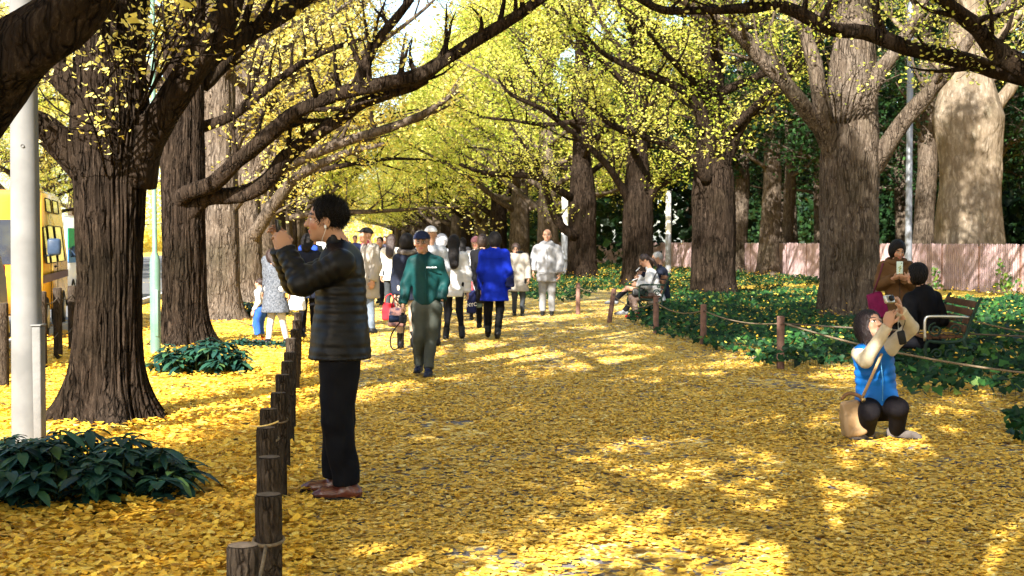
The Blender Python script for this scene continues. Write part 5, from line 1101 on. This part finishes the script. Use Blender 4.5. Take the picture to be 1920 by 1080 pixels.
# ===== 2 walking man in green =====
Y = 15.15; O = np.array([(796-960)/FPX*Y, Y, 0.]); Q = Px(O); F2 = np.array([-.05, -1, 0])
J = dict(hd=Q(791, 454), nk=Q(796, 479), pl=Q(800, 572), sR=Q(776, 491), sL=Q(820, 492), eR=Q(762, 530, .02), wR=Q(756, 570, -.06), eL=Q(833, 529, .05), wL=Q(829, 562, -.06),
         hR=Q(788, 578), hL=Q(812, 578), kR=Q(786, 632, -.06), kL=Q(808, 634, .0), aR=Q(785, 683, .12), aL=Q(803, 692, -.14))
m_grn = C_('dark_green_nylon', (.005, .042, .042), (.003, .025, .026), rough=.55, spec=.12, nscale=5, bs=.15)
lg = [boxa(Q(800.5+i*1.75, 501.5, -.152), (.0085, .006, .011+.004*(i % 3 == 0)), bev=.0) for i in range(11)]
person('walking man in a dark green jacket, navy cap and glasses, carrying a camera', O, J, F2, .98, near=True, h=.013, top=dict(mat=m_grn, hem=float(Q(800, 571)[2]), cr=.152, wr=.150, t=.018, wr_amp=.007, arm=1.1, vee=1, coll=.2),
       under=dict(mat=C_('black_knit', (.02, .02, .022)), hem=float(Q(800, 565)[2]), cr=.13, wr=.125, t=.004, sleeve=0), legs=dict(mat=C_('olive_grey_trousers', (.062, .068, .057), (.040, .045, .038), nscale=6), w=1.1, t=.018, wr_amp=.007), shoes=dict(mat=C_('navy_shoe', (.02, .025, .05), rough=.35)),
       hair=dict(style='short', mat=m_hair_gy, glasses=1), hat=dict(kind='cap', mat=C_('navy_cap', (.015, .02, .05), rough=.7)), hands=dict(L=0), extras=[('chest_lettering', merge(lg), C_('white_print', (.8, .8, .8), bs=0)), ('zip', tube([Q(797.5, 492, -.148), Q(798, 530, -.158), Q(799, 568, -.15)], .004, 5), C_('green_zip', (.01, .05, .05)))])
cc = Q(752, 598, -.10)
thing('camera', 'black camera with a long lens and dangling strap in the green jacketed man\'s hand', 'camera', O, [('camera_body', merge([boxa(cc+[.02, 0, 0], (.08, .13, .09), bev=.012), boxa(cc+[.02, 0, .055], (.04, .05, .03), bev=.008)]), C_('camera_black', (.015, .015, .018), rough=.4, bs=.1)),
      ('lens', (lambda VF: (VF[0][:, [2, 1, 0]]*[-1, 1, 1]+cc, VF[1]))(lathe([(.0, .02), (.036, .02), (.036, .08), (.041, .085), (.041, .13), (.036, .135), (.03, .13), (0, .125)], 20)), C_('lens_barrel', (.02, .03, .07), rough=.3, bs=0)),
      ('strap', tube(smooth_path([cc+[.03, -.02, .02], Q(757, 625, -.1), Q(750, 648, -.08), Q(738, 655, -.06), Q(732, 645, -.05), Q(735, 625, -.04), cc+[-.0, .05, -.02]], k=6)[0], .008, 6), C_('strap_dark', (.03, .022, .018)))])

# ===== 3 beige jacket, black cap =====
O, J, F, k = stand(694, 22, 62, 1.74); Q = Px(O); J['hd'] = Q(686, 441); J['nk'] = Q(694, 463)
person('young man in a light beige jacket and black cap looking left, behind the photographer', O, J, F, k, hf=(-.95, -.3, .12), top=dict(mat=C_('beige_jacket', (.34, .31, .27), (.27, .25, .22), nscale=5), hem=float(Q(694, 559)[2]), cr=.165, wr=.165, t=.03, puff=(.16, .008), arm=1.15), legs=dict(mat=C_('pale_jeans', (.16, .19, .24), (.11, .14, .18))), hat=dict(kind='cap', mat=C_('black_cap', (.015, .015, .015))), under=dict(mat=C_('dark_red_shirt', (.12, .02, .03)), hem=1.0, cr=.14, wr=.12, sleeve=0, coll=.5))
# ===== 4 navy coat, fur hood =====
O, J, F, k = stand(763, 18.8, 172, 1.60, .1); Q = Px(O)
m_nv = C_('navy_padded', (.016, .020, .034), (.010, .012, .022), nscale=7)
J['eL'] = Q(741, 520); J['wL'] = Q(741, 553, -.05); J['sL'] = Q(746, 486)
person('woman in a dark navy fur trimmed coat, half hidden by the green jacketed man', O, J, F, k, top=dict(name='coat', mat=m_nv, hem=float(Q(763, 563)[2]), cr=.155, wr=.155, t=.026, puff=(.13, .008)), legs=dict(mat=C_('beige_trousers', (.40, .30, .22), (.33, .25, .18))), shoes=dict(boot=.42, mat=m_shoe), hair=dict(style='bob', vol=.012),
       extras=[('fur_trim', tube([J['nk']+np.array([math.cos(x)*.11, math.sin(x)*.09, .035+.02*math.sin(x)]) for x in np.linspace(0, 6.3, 20)], .035, 8, .35, 30), C_('grey_fur', (.16, .14, .13), (.08, .07, .06), nscale=60, bs=1))])
V = bag_sdf((0, 0, -.13), .20, .09, .24, I3)
thing('handbag', 'red bag hanging from the hand of the woman in the navy padded coat', 'bag', O+Q(729, 566, -.05), [('bag_body', V, C_('red_fabric', (.50, .02, .03), (.38, .015, .02))), ('handle', tube(smooth_path([(-.06, 0, -.03), (-.03, 0, .08), (.05, 0, .1), (.06, 0, -.03)], k=4)[0], .008, 6), C_('red_fabric', (.5, .02, .03)))])
V = bag_sdf((0, 0, -.16), .24, .11, .27, I3)
thing('handbag', 'black patterned bag held next to the red bag', 'bag', O+Q(744, 572, -.12), [('bag_body', V, C_('floral_dark', (.20, .10, .08), (.015, .015, .03), nscale=18)), ('handle', tube(smooth_path([(-.07, 0, -.04), (-.04, 0, .09), (.03, 0, .09), (.06, 0, -.04)], k=4)[0], .009, 6), m_shoe)])
# ===== 5 white puffer =====
O, J, F, k = stand(851, 20.6, 180, 1.60, .08); Q = Px(O); J['eR'] = Q(876, 513); J['wR'] = Q(877, 548, -.02); J['aL'] = J['aL']-[.04, 0, 0]; J['aR'] = J['aR']+[.04, 0, 0]
m_wh = C_('white_padded', (.50, .50, .50), (.42, .42, .43), nscale=4, rough=.6)
person('long haired woman in a short white quilted jacket, seen from behind', O, J, F, k, top=dict(mat=m_wh, hem=float(Q(851, 556)[2]), cr=.155, wr=.158, flare=.17, t=.028, puff=(.075, .012)), legs=dict(mat=C_('black_leggings', (.006, .006, .008)), t=.004), hair=dict(style='long', len=.34), shoes=dict(boot=.3))
# ===== 6 blue coat =====
O, J, F, k = stand(927, 20.8, 178, 1.64); Q = Px(O); J['eL'] = Q(903, 508, -.02); J['eR'] = Q(952, 508, -.02); J['wL'] = Q(903, 540, .12); J['wR'] = Q(951, 540, .12); J['aL'] = Q(915, 623); J['aR'] = Q(933, 627, -.08)
m_bc = C_('royal_blue_wool', (.006, .022, .34), (.004, .014, .24), nscale=5)
person('woman in a bright royal blue coat seen from behind, wearing black heeled boots', O, J, F, k, hf=(-.35, .94, 0), top=dict(name='coat', mat=m_bc, hem=float(Q(927, 564)[2]), cr=.168, wr=.175, flare=.225, sflat=.8, t=.03, wr_amp=.006, arm=1.1), legs=dict(mat=C_('black_wide_trousers', (.005, .005, .006)), w=1.15, end=.35), shoes=dict(boot=.6, heel=.05), hair=dict(style='bob', vol=.008),
       extras=[('yoke_seam', tube([Q(912, 484, -.135), Q(927, 486, -.15), Q(942, 484, -.135)], .003, 4), C_('blue_seam', (.005, .015, .2)))])
# ===== 7 pink hat, white top, red skirt =====
O, J, F, k = stand(892, 25.6, 5, 1.58); Q = Px(O)
person('person in a pink knit hat and white top, behind the dark coated walker', O, J, F, k, top=dict(mat=C_('white_wool', (.72, .70, .68), bs=.3), hem=float(Q(892, 529)[2]), cr=.15, wr=.145, t=.02), under=dict(mat=C_('coral_red_skirt', (.62, .07, .07)), hem=float(Q(892, 563)[2]), cr=.12, wr=.15, flare=.17, sleeve=0), legs=dict(mat=C_('black_leggings', (.006, .006, .008)), t=.004), hair=dict(style='mid', mat=m_hair_br, len=.12), hat=dict(kind='beanie', mat=C_('pink_knit', (.45, .20, .22), nscale=40)))
# ===== 8 dark coat with tote bags =====
O, J, F, k = stand(905, 23.2, 186, 1.62, .22); Q = Px(O); J['wL'] = Q(889, 526, .02); J['eL'] = Q(889, 498)
person('walker in a long black coat with tote bags, mostly behind the blue coat', O, J, F, k, top=dict(name='coat', mat=C_('black_wool', (.008, .008, .010)), hem=float(Q(905, 568)[2]), cr=.15, wr=.15, flare=.18, t=.02), legs=dict(mat=C_('black_leggings', (.006, .006, .008))), hair=dict(style='bob', mat=m_hair_br))
m_tote = C_('navy_canvas', (.012, .016, .06), (.008, .01, .04))
def text(body, size, ax, c, mat, name='lettering', parent=None):
    cu = bpy.data.curves.new(name, 'FONT'); cu.body = body; cu.size = size; cu.align_x = 'CENTER'; cu.extrude = .001
    o = bpy.data.objects.new(name, cu); COL.objects.link(o); dg = bpy.context.evaluated_depsgraph_get(); me = bpy.data.meshes.new_from_object(o.evaluated_get(dg)); bpy.data.objects.remove(o)
    n = bpy.data.objects.new(name, me); COL.objects.link(n); me.materials.clear(); me.materials.append(mat); me.transform(__import__('mathutils').Matrix([list(ax[0])+[0], list(ax[1])+[0], list(ax[2])+[0], [0, 0, 0, 1]]).transposed())
    n.location = [float(a) for a in c]; n.parent = parent; return n
r = thing('tote_bag', 'navy tote bag lettered NYC, hanging beside the blue coat', 'bag', O+Q(884, 565, -.1), [('bag_body', bag_sdf((0, 0, 0), .17, .10, .40, I3), m_tote), ('handle', tube(smooth_path([(-.04, 0, .18), (.0, .05, .36), (.06, .0, .18)], k=6)[0], .009, 6), C_('grey_webbing', (.25, .28, .32)))])
text('NYC', .085, np.array([(math.cos(.0), 0, .12), (-.12, 0, 1), (0, -1, 0)]), (.01, -.073, -.08), MATS['white_print'], parent=r)
thing('tote_bag', 'grey green bag behind the navy tote bag', 'bag', O+Q(897, 560, -.02), [('bag_body', bag_sdf((0, 0, 0), .15, .10, .30, I3), C_('grey_green_canvas', (.12, .17, .16))), ('handle', tube(smooth_path([(-.05, 0, .13), (-.03, .05, .30), (.05, .0, .13)], k=6)[0], .009, 6), MATS['grey_webbing'])])
# shoulder bag of the blue coat
thing('shoulder_bag', 'navy shoulder bag with white marks at the right side of the blue coat', 'bag', np.array([(956-960)/FPX*20.8, 20.8, float(at(956, 522, 20.8)[2])]), [('bag_body', bag_sdf((.0, 0, 0), .14, .09, .27, I3), m_tote), ('handle', tube(smooth_path([(-.04, 0, .12), (-.05, .02, .40), (.03, .0, .12)], k=6)[0], .009, 6), m_tote)])
# ===== 9 cream coat, glasses =====
O, J, F, k = stand(972, 27.2, -5, 1.50); Q = Px(O); J['hd'] = Q(967, 467)
person('older woman in a cream coat and glasses beside the grey suited man', O, J, F, k, hf=(-.1, -.95, -.2), top=dict(name='coat', mat=C_('cream_wool', (.34, .31, .27), (.26, .24, .21)), hem=float(Q(972, 546)[2]), cr=.17, wr=.165, flare=.215, t=.03), under=dict(mat=C_('black_knit', (.02, .02, .022)), hem=.9, cr=.15, wr=.12, sleeve=0, coll=.6), legs=dict(mat=C_('dark_grey_trousers', (.04, .045, .05))), hair=dict(style='short', mat=m_hair_br, vol=.012, glasses=1),
       extras=[('scarf', tube([J['nk']+np.array([math.cos(x)*.07, math.sin(x)*.065, .03]) for x in np.linspace(0, 6.3, 16)], .03, 8), m_shoe)])
# ===== 10 grey suited man =====
O, J, F, k = stand(1026, 27.4, 3, 1.74); Q = Px(O)
J['eL'] = Q(1050, 490); J['wL'] = Q(1049, 512, -.08); J['eR'] = Q(1001, 488); J['wR'] = Q(999, 508, -.08); J['sL'] = Q(1044, 467); J['sR'] = Q(1007, 467)
m_gy = C_('light_grey_suit', (.27, .27, .28), (.21, .21, .22), nscale=4)
person('stout bald man in a light grey jacket and trousers, standing facing the camera', O, J, F, k, fat=1.3, top=dict(mat=m_gy, hem=float(Q(1026, 528)[2]), cr=.20, wr=.205, flare=.22, t=.03, wr_amp=.007, arm=1.2, belly=1), legs=dict(mat=C_('grey_trousers', (.22, .22, .22), (.17, .17, .17)), w=1.15, t=.02), hair=dict(style='none'),
       extras=[('lapel', merge([tube([Q(1024, 463, -.155), Q(1026, 480, -.20), Q(1026, 500, -.23), Q(1026, 526, -.22)], .005, 5)]), MATS['grey_trousers']), ('pocket', merge([boxa(Q(x, 511, -.21), (.14, .01, .02), bev=.004) for x in (1014, 1038)]), m_gy)])
# ===== 11 couple on the far bench =====
Y = 26.25; O = np.array([(1200-960)/FPX*Y, Y, 0.]); Q = Px(O); FL = np.array([-1., -.1, 0])
J = dict(hd=Q(1208, 488), nk=Q(1219, 507), pl=Q(1229, 552), sL=Q(1218, 517, -.16), sR=Q(1221, 513, .17), eL=Q(1214, 536, -.2), wL=Q(1195, 531, -.12), eR=Q(1210, 532, .18), wR=Q(1197, 520, .05), hL=Q(1226, 556, -.09), hR=Q(1226, 556, .09), kL=Q(1188, 559, -.10), kR=Q(1184, 557, .09), aL=Q(1194, 588, -.1), aR=Q(1190, 588, .08))
person('woman in a white padded coat with a ponytail, sitting on the far bench reading', O, J, FL, .95, hf=(-.85, -.1, -.5), h=.014, top=dict(name='coat', mat=m_wh, hem=.38, hemc=Q(1232, 566), cr=.15, wr=.165, flare=.185, t=.03, flat=.85, sflat=.95, puff=(.085, .010), arm=1.05), legs=dict(mat=C_('taupe_trousers', (.17, .12, .10), (.12, .085, .07))), shoes=dict(mat=C_('red_shoe', (.4, .02, .03))), hair=dict(style='pony', mat=m_hair_br))
thing('handbag', 'small black shoulder bag on the lap of the woman in the white coat', 'bag', O+Q(1197, 547, -.16), [('bag_body', bag_sdf((0, 0, 0), .26, .10, .16, I3), m_shoe), ('strap', tube(smooth_path([(.1, -.02, .03), (.25, -.05, .2), (.36, .02, .38)], k=5)[0], .012, 6), m_shoe)])
thing('booklet', 'small white booklet in the hands of the woman on the far bench', 'booklet', O+Q(1190, 524, -.02), [('page', boxa((0, 0, 0), (.11, .16, .012), np.array([(.9, 0, .4), (0, 1, 0), (-.4, 0, .9)]), .003), MATS['white_print'])])
Y = 26.95; O = np.array([(1215-960)/FPX*Y, Y, 0.]); Q = Px(O)
J = dict(hd=Q(1232, 484), nk=Q(1239, 503), pl=Q(1243, 550), sL=Q(1238, 511, -.18), sR=Q(1240, 509, .18), eL=Q(1228, 532, -.2), wL=Q(1206, 530, -.1), eR=Q(1226, 528, .2), wR=Q(1203, 512, .02), hL=Q(1240, 555, -.09), hR=Q(1240, 555, .09), kL=Q(1176, 540, -.06), kR=Q(1194, 553, .09), aL=Q(1152, 564, -.10), aR=Q(1170, 584, .06))
person('grey haired man in dark clothes and glasses sitting cross legged on the far bench', O, J, FL, 1.0, hf=(-.95, -.15, -.15), h=.016, top=dict(mat=m_nv, hem=.40, hemc=Q(1243, 560), cr=.16, wr=.165, flat=.85, t=.025), legs=dict(mat=C_('black_trousers', (.016, .017, .022)), w=1.05), shoes=dict(mat=C_('grey_trainer', (.25, .26, .28), (.03, .03, .03), nscale=10), pitch=1), hair=dict(style='short', mat=m_hair_gy, glasses=1))
thing('booklet', 'white sheet held up by the man on the far bench', 'booklet', O+Q(1196, 505, -.02), [('page', boxa((0, 0, 0), (.10, .15, .010), np.array([(.7, 0, .7), (0, 1, 0), (-.7, 0, .7)]), .003), MATS['white_print'])])
# ===== 12 squatting woman =====
Y = 10.3; O = np.array([(1650-960)/FPX*Y, Y, 0.]); Q = Px(O); F12 = nrm((.38, -.92, 0))
J = dict(hd=Q(1631, 611), nk=Q(1637, 646), pl=Q(1645, 757, .06), sR=Q(1613, 664, .03), sL=Q(1668, 652, -.05), eR=Q(1622, 676, -.22), wR=Q(1664, 612, -.32), eL=Q(1708, 614, -.13), wL=Q(1689, 583, -.27),
         hR=Q(1630, 762, .06), hL=Q(1662, 762, .04), kR=Q(1630, 772, -.26), kL=Q(1684, 764, -.20), aR=Q(1624, 808, -.04), aL=Q(1682, 808, .0))
m_vest = C_('bright_blue_nylon', (.006, .12, .42), (.004, .08, .30), rough=.5, spec=.15, nscale=5, bs=.12)
strapm = C_('tan_strap', (.42, .28, .15), (.34, .22, .11), rough=.5)
person('woman in a blue quilted vest squatting on the leaves with a camera held up', O, J, F12, .97, hf=(.42, -.80, .42), tilt=.10, near=True, h=.011, top=dict(name='vest', mat=m_vest, hem=.24, hemc=Q(1645, 754, .02), cr=.165, wr=.170, flare=.175, t=.018, sleeve=0, puff=(.062, .011), wr_amp=.0025, coll=.45),
       under=dict(mat=C_('cream_knit', (.50, .43, .31), (.42, .35, .25), nscale=12, bs=.4), hem=.35, hemc=Q(1645, 745, .02), cr=.135, wr=.135, t=.014, coll=.2, arm=1.0, wr_amp=.003), legs=dict(mat=C_('black_velvet', (.006, .005, .006), (.004, .003, .004)), w=1.08, t=.02), shoes=dict(mat=C_('grey_suede', (.13, .11, .10)), dir=dict(R=(-.75, -.6, 0), L=(.8, -.6, 0))),
       hair=dict(style='bob', mat=C_('dark_brown_hair', (.020, .008, .007), (.010, .004, .004), rough=.35, nscale=60, bs=.5, spec=.5), vol=.004, stand=.1, sl=.05), hands=dict(R=((.15, -.1, 1), (.35, .5, -.1), (.8, -.3, 0), (.5, .65, .8, .9)), L=((-.28, -.15, .9), (-.75, .1, -.5), (.1, -.95, .1), (.55, .7, .85, .95))),
       extras=[('zip', tube([Q(1650, 665, -.19), Q(1655, 710, -.19), Q(1655, 752, -.17)], .0035, 5), C_('blue_zip', (.1, .3, .55)))])
cx = Q(1667, 561, -.36); axc = np.array([nrm((.55, -.75, .35)), nrm((.8, .6, 0)), nrm(np.cross(nrm((.55, -.75, .35)), nrm((.8, .6, 0))))])
thing('camera', 'small silver compact camera held up by the squatting woman', 'camera', O, [('camera_body', boxa(cx, (.030, .095, .06), axc, .008, 3), C_('silver_plastic', (.5, .5, .47), rough=.25, metal=.6, bs=0)), ('lens', (lambda VF: (rot_to(VF[0][:, [2, 1, 0]], cx+axc[0]*.012, axc), VF[1]))(lathe([(0, 0), (.022, .0), (.022, .02), (.018, .026), (0, .024)], 18)), C_('lens_black', (.02, .02, .02), rough=.2, bs=0))])
thing('camera_case', 'small black case dangling from the squatting woman\'s wrist', 'case', O, [('pouch', boxa(Q(1691, 633, -.26), (.058, .03, .105), np.array([(.97, 0, .22), (0, 1, 0), (-.22, 0, .97)]), .012, 3), m_shoe), ('cord', tube(smooth_path([Q(1693, 588, -.28), Q(1697, 602, -.27), Q(1693, 615, -.27), Q(1692, 622, -.26)], k=4)[0], .003, 5), m_shoe)])
bgc = Q(1597, 783, -.10)
thing('shoulder_bag', 'tan leather shoulder bag at the hip of the squatting woman', 'bag', O, [('bag_body', bag_sdf(bgc, .175, .12, .27, np.array([(.97, .1, .18), (-.1, 1, 0), (-.18, 0, .97)]), hres=.009), C_('tan_leather', (.34, .22, .115), (.27, .17, .08), rough=.45, spec=.4, nscale=6)),
      ('strap', tube(smooth_path([Q(1617, 745, -.16), Q(1630, 716, -.24), Q(1646, 680, -.24), Q(1653, 664, -.20)], k=5)[0], .012, 6), strapm), ('buckle', boxa(Q(1619, 750, -.17), (.03, .02, .035), bev=.006), C_('brass', (.5, .35, .15), metal=.8, rough=.3, bs=0)), ('flap', tube(smooth_path([Q(1578, 748, -.06), Q(1590, 738, -.10), Q(1610, 742, -.14), Q(1618, 752, -.15)], k=4)[0], .014, 8), C_('dark_tan_leather', (.22, .12, .06), rough=.45))])
# ===== 13 camel coat =====
Y = 17; O = np.array([(1682-960)/FPX*Y, Y, 0.]); Q = Px(O); F13 = nrm((.22, -.97, 0))
J = dict(hd=Q(1683, 469), nk=Q(1681, 493), pl=Q(1682, 580), sR=Q(1658, 502), sL=Q(1704, 502), eR=Q(1650, 534, -.02), wR=Q(1674, 523, -.24), eL=Q(1712, 536, -.02), wL=Q(1697, 524, -.24),
         hR=Q(1672, 585), hL=Q(1692, 585), kR=Q(1672, 640, -.02), kL=Q(1692, 640, -.02), aR=Q(1672, 692), aL=Q(1692, 692))
for a in 'RL': J['a'+a][2] = .08
m_cam = C_('camel_wool', (.115, .060, .026), (.08, .042, .018), nscale=6)
person('woman in a camel coat looking down at her phone beside the tall tree', O, J, F13, .97, hf=(.12, -.92, -.36), h=.013, top=dict(name='coat', mat=m_cam, hem=.50, cr=.155, wr=.16, flare=.20, t=.028, wr_amp=.005, arm=1.12, coll=.5), legs=dict(mat=C_('black_leggings', (.006, .006, .008))), hair=dict(style='bob', vol=.010), hands=dict(R=((.75, -.4, .35), (.3, .3, .9), (0, -.3, .9), .6), L=((-.7, -.4, .4), (-.3, .3, .9), (0, -.3, .9), .6)),
       extras=[('collar', tube([J['nk']+np.array([math.cos(x)*.105, math.sin(x)*.085, .02-.03*math.cos(x-1.6+math.pi)*0+.02*math.sin(x)]) for x in np.linspace(0, 6.3, 22)], .036, 10, .2, 14), m_cam), ('front_seam', tube([Q(1686, 512, -.155), Q(1687, 545, -.165), Q(1687, 600, -.18)], .004, 5), m_shoe), ('buttons', merge([boxa(Q(1690, y, -.19), (.022, .012, .022), bev=.005) for y in (530, 548, 566)]), C_('brown_button', (.12, .05, .03)))])
ph = Q(1687, 502, -.30)
thing('phone', 'white smartphone with a flower printed case, held by the woman in the camel coat', 'phone', O, [('phone_case', boxa(ph, (.078, .012, .155), None, .005, 3), C_('white_case', (.55, .68, .62), (.5, .62, .58), bs=0, rough=.3)), ('printed_flower', merge([boxa(ph+[x, -.0065, z], (.014, .002, .016), bev=.0) for x, z in ((0, -.02), (.012, -.005), (-.01, .0), (.004, .014), (-.004, -.042))]), C_('print_yellow', (.5, .45, .06), (.2, .3, .08), nscale=60)), ('camera_lens', boxa(ph+[.02, -.0065, .055], (.012, .003, .012), bev=.002), m_glass)])
thing('tote_bag', 'magenta pink bag on the arm of the woman in the camel coat', 'bag', O+Q(1645, 572, -.02), [('bag_body', bag_sdf((0, 0, 0), .24, .09, .34, np.array([(.95, .0, .3), (0, 1, 0), (-.3, 0, .95)])), C_('magenta_leather', (.17, .010, .065), (.13, .008, .05), rough=.4)), ('strap', tube(smooth_path([(-.06, -.03, .15), (.0, -.10, .38), (.04, -.09, .52), (.08, .02, .45)], k=5)[0], .010, 6), C_('plum_strap', (.12, .03, .05)))])
# ===== 14 black seated woman =====
Y = 15.75; O = np.array([(1735-960)/FPX*Y, Y, 0.]); Q = Px(O); F14 = nrm((-.75, .5, 0))
J = dict(hd=Q(1718, 514), nk=Q(1730, 541), pl=Q(1741, 634), sL=Q(1712, 563, -.12), sR=Q(1752, 560, .05), eL=Q(1706, 598, -.18), wL=Q(1694, 612, .02), eR=Q(1765, 600, .05), wR=Q(1730, 612, .2), hL=Q(1732, 642, -.09), hR=Q(1748, 642, .08), kL=Q(1672, 641, .05), kR=Q(1680, 641, .22), aL=Q(1672, 690, .05), aR=Q(1682, 690, .22))
for a in 'RL': J['a'+a][2] = .08
J['sL'] = Q(1707, 562, -.05); 
person('woman in black with short black hair sitting on the near bench, seen from behind', O, J, F14, .98, hf=(-.92, .30, .05), h=.014, top=dict(mat=C_('black_jersey', (.006, .006, .008), (.004, .004, .005), nscale=9), hem=.42, hemc=Q(1741, 644), cr=.165, wr=.165, flare=.18, t=.03, wr_amp=.005, arm=1.15, flat=.85), legs=dict(mat=C_('black_trousers', (.016, .017, .022))), hair=dict(style='bob', vol=.014, spk=.006))
# ===== 15 woman bending over a child =====
O, J, F, k = stand(515, 19.5, 205, 1.55); Q = Px(O); J['hd'] = Q(509, 482, .05); J['nk'] = Q(514, 500); J['eL'] = Q(500, 530, .1); J['wL'] = Q(495, 545, .25); J['aR'] = Q(538, 638, .1); J['aL'] = Q(503, 638)
person('woman in a speckled dark grey coat bending over a child, seen from behind', O, J, F, k, hf=(-.6, .7, -.4), top=dict(name='coat', mat=C_('speckled_tweed', (.12, .13, .15), (.035, .04, .05), nscale=45), hem=float(Q(515, 586)[2]), cr=.15, wr=.16, flare=.22, t=.02), legs=dict(mat=C_('pale_leggings', (.50, .47, .44)), t=.006), hair=dict(style='mid', mat=m_hair_br, len=.14))
O, J, F, k = stand(488, 20.0, 110, .95); Q = Px(O)
person('small child in a white shirt and blue shorts at the side of the bending woman', O, J, F, k*1.1, h=.013, top=dict(mat=MATS['white_wool'], hem=.50, cr=.13, wr=.13, t=.012), legs=dict(mat=C_('blue_shorts', (.03, .10, .42)), end=.22, w=1.2, t=.02), shoes=dict(mat=C_('orange_shoe', (.55, .12, .02))), hair=dict(style='short', mat=m_hair_br))
# ===== 16 person with white tote behind the posts =====
O, J, F, k = stand(577, 21.0, 185, 1.62); Q = Px(O)
person('person in dark clothes walking behind the photographer with a white tote bag', O, J, F, k, top=dict(name='coat', mat=m_nv, hem=.62, cr=.15, wr=.15, flare=.18, t=.02), legs=dict(mat=C_('black_leggings', (.006, .006, .008))), hair=dict(style='mid', len=.1))
thing('tote_bag', 'white tote bag with a blue print above the far log posts', 'bag', np.array(at(557, 562, 20.6)), [('bag_body', bag_sdf((0, 0, 0), .26, .10, .32, I3), C_('white_canvas', (.68, .69, .70), (.60, .62, .64))), ('print', boxa((.03, -.062, -.0), (.14, .012, .07), np.array([(1, 0, 0), (0, .98, .16), (0, -.16, .98)]), .003), C_('pale_blue_print', (.22, .38, .50), (.5, .6, .65), nscale=30)), ('handle', tube(smooth_path([(-.05, 0, .13), (.02, .02, .34), (.07, .0, .13)], k=6)[0], .009, 6), C_('white_canvas', (.6, .6, .6)))])
# ===== the distant crowd =====
far = [(808, 19.5, 172, 1.72, (.40, .42, .46), 'cap', 'man in a white cap right behind the green jacketed man', (.6, .6, .62)), (828, 25.0, 178, 1.62, (.50, .52, .58), 'hood', 'person in a pale grey hooded jacket beside the white quilted jacket', (.5, .5, .55)),
       (734, 27, 190, 1.64, (.74, .70, .62), 'long', 'brown haired woman in a white coat beyond the navy padded coat', None), (713, 32, 10, 1.6, (.03, .03, .04), 'short', 'dark clothed walker between the beige jacket and the white coat', None),
       (722, 45, 8, 1.66, (.06, .06, .09), 'short', 'far walker in dark blue', None), (666, 48, 0, 1.7, (.05, .07, .2), 'short', 'far walker in blue near the white box truck', None),
       (868, 38, 180, 1.6, (.12, .12, .14), 'mid', 'far walker in dark grey, left of the pink knit hat', None), (650, 70, 0, 1.7, (.03, .03, .03), 'short', 'tiny far walker in black', None), (684, 75, 0, 1.7, (.45, .1, .1), 'short', 'tiny far walker in red', None),
       (578, 32, 5, 1.68, (.02, .06, .38), 'cap', 'person in bright blue far behind the phone holding hands', (.02, .05, .35)), (590, 38, 0, 1.66, (.04, .05, .06), 'short', 'far walker in black just in front of the photographer\'s collar', None)]
for i, (px, Y, an, hh, c, st, lab, hc) in enumerate(far):
    O, J, F, k = stand(px, Y, an, hh, .15 if i % 2 else 0)
    person(lab, O, J, F, k, h=.024, top=dict(name='coat', mat=C_('far_coat', c) if 0 else cloth('coat_%d' % i, c, bs=.2), hem=.72 if i % 3 else .55, cr=.155, wr=.155, flare=.18, t=.022), legs=dict(mat=MATS['black_leggings'] if i % 2 else MATS['dark_grey_trousers']), hair=dict(style=st if st in ('long', 'mid') else 'short', mat=m_hair_br if i in (2, 5) else m_hair), hat=dict(kind=st, mat=cloth('hat_%d' % i, hc)) if st in ('cap', 'hood') else None, group='distant walkers' if Y > 31 else None)
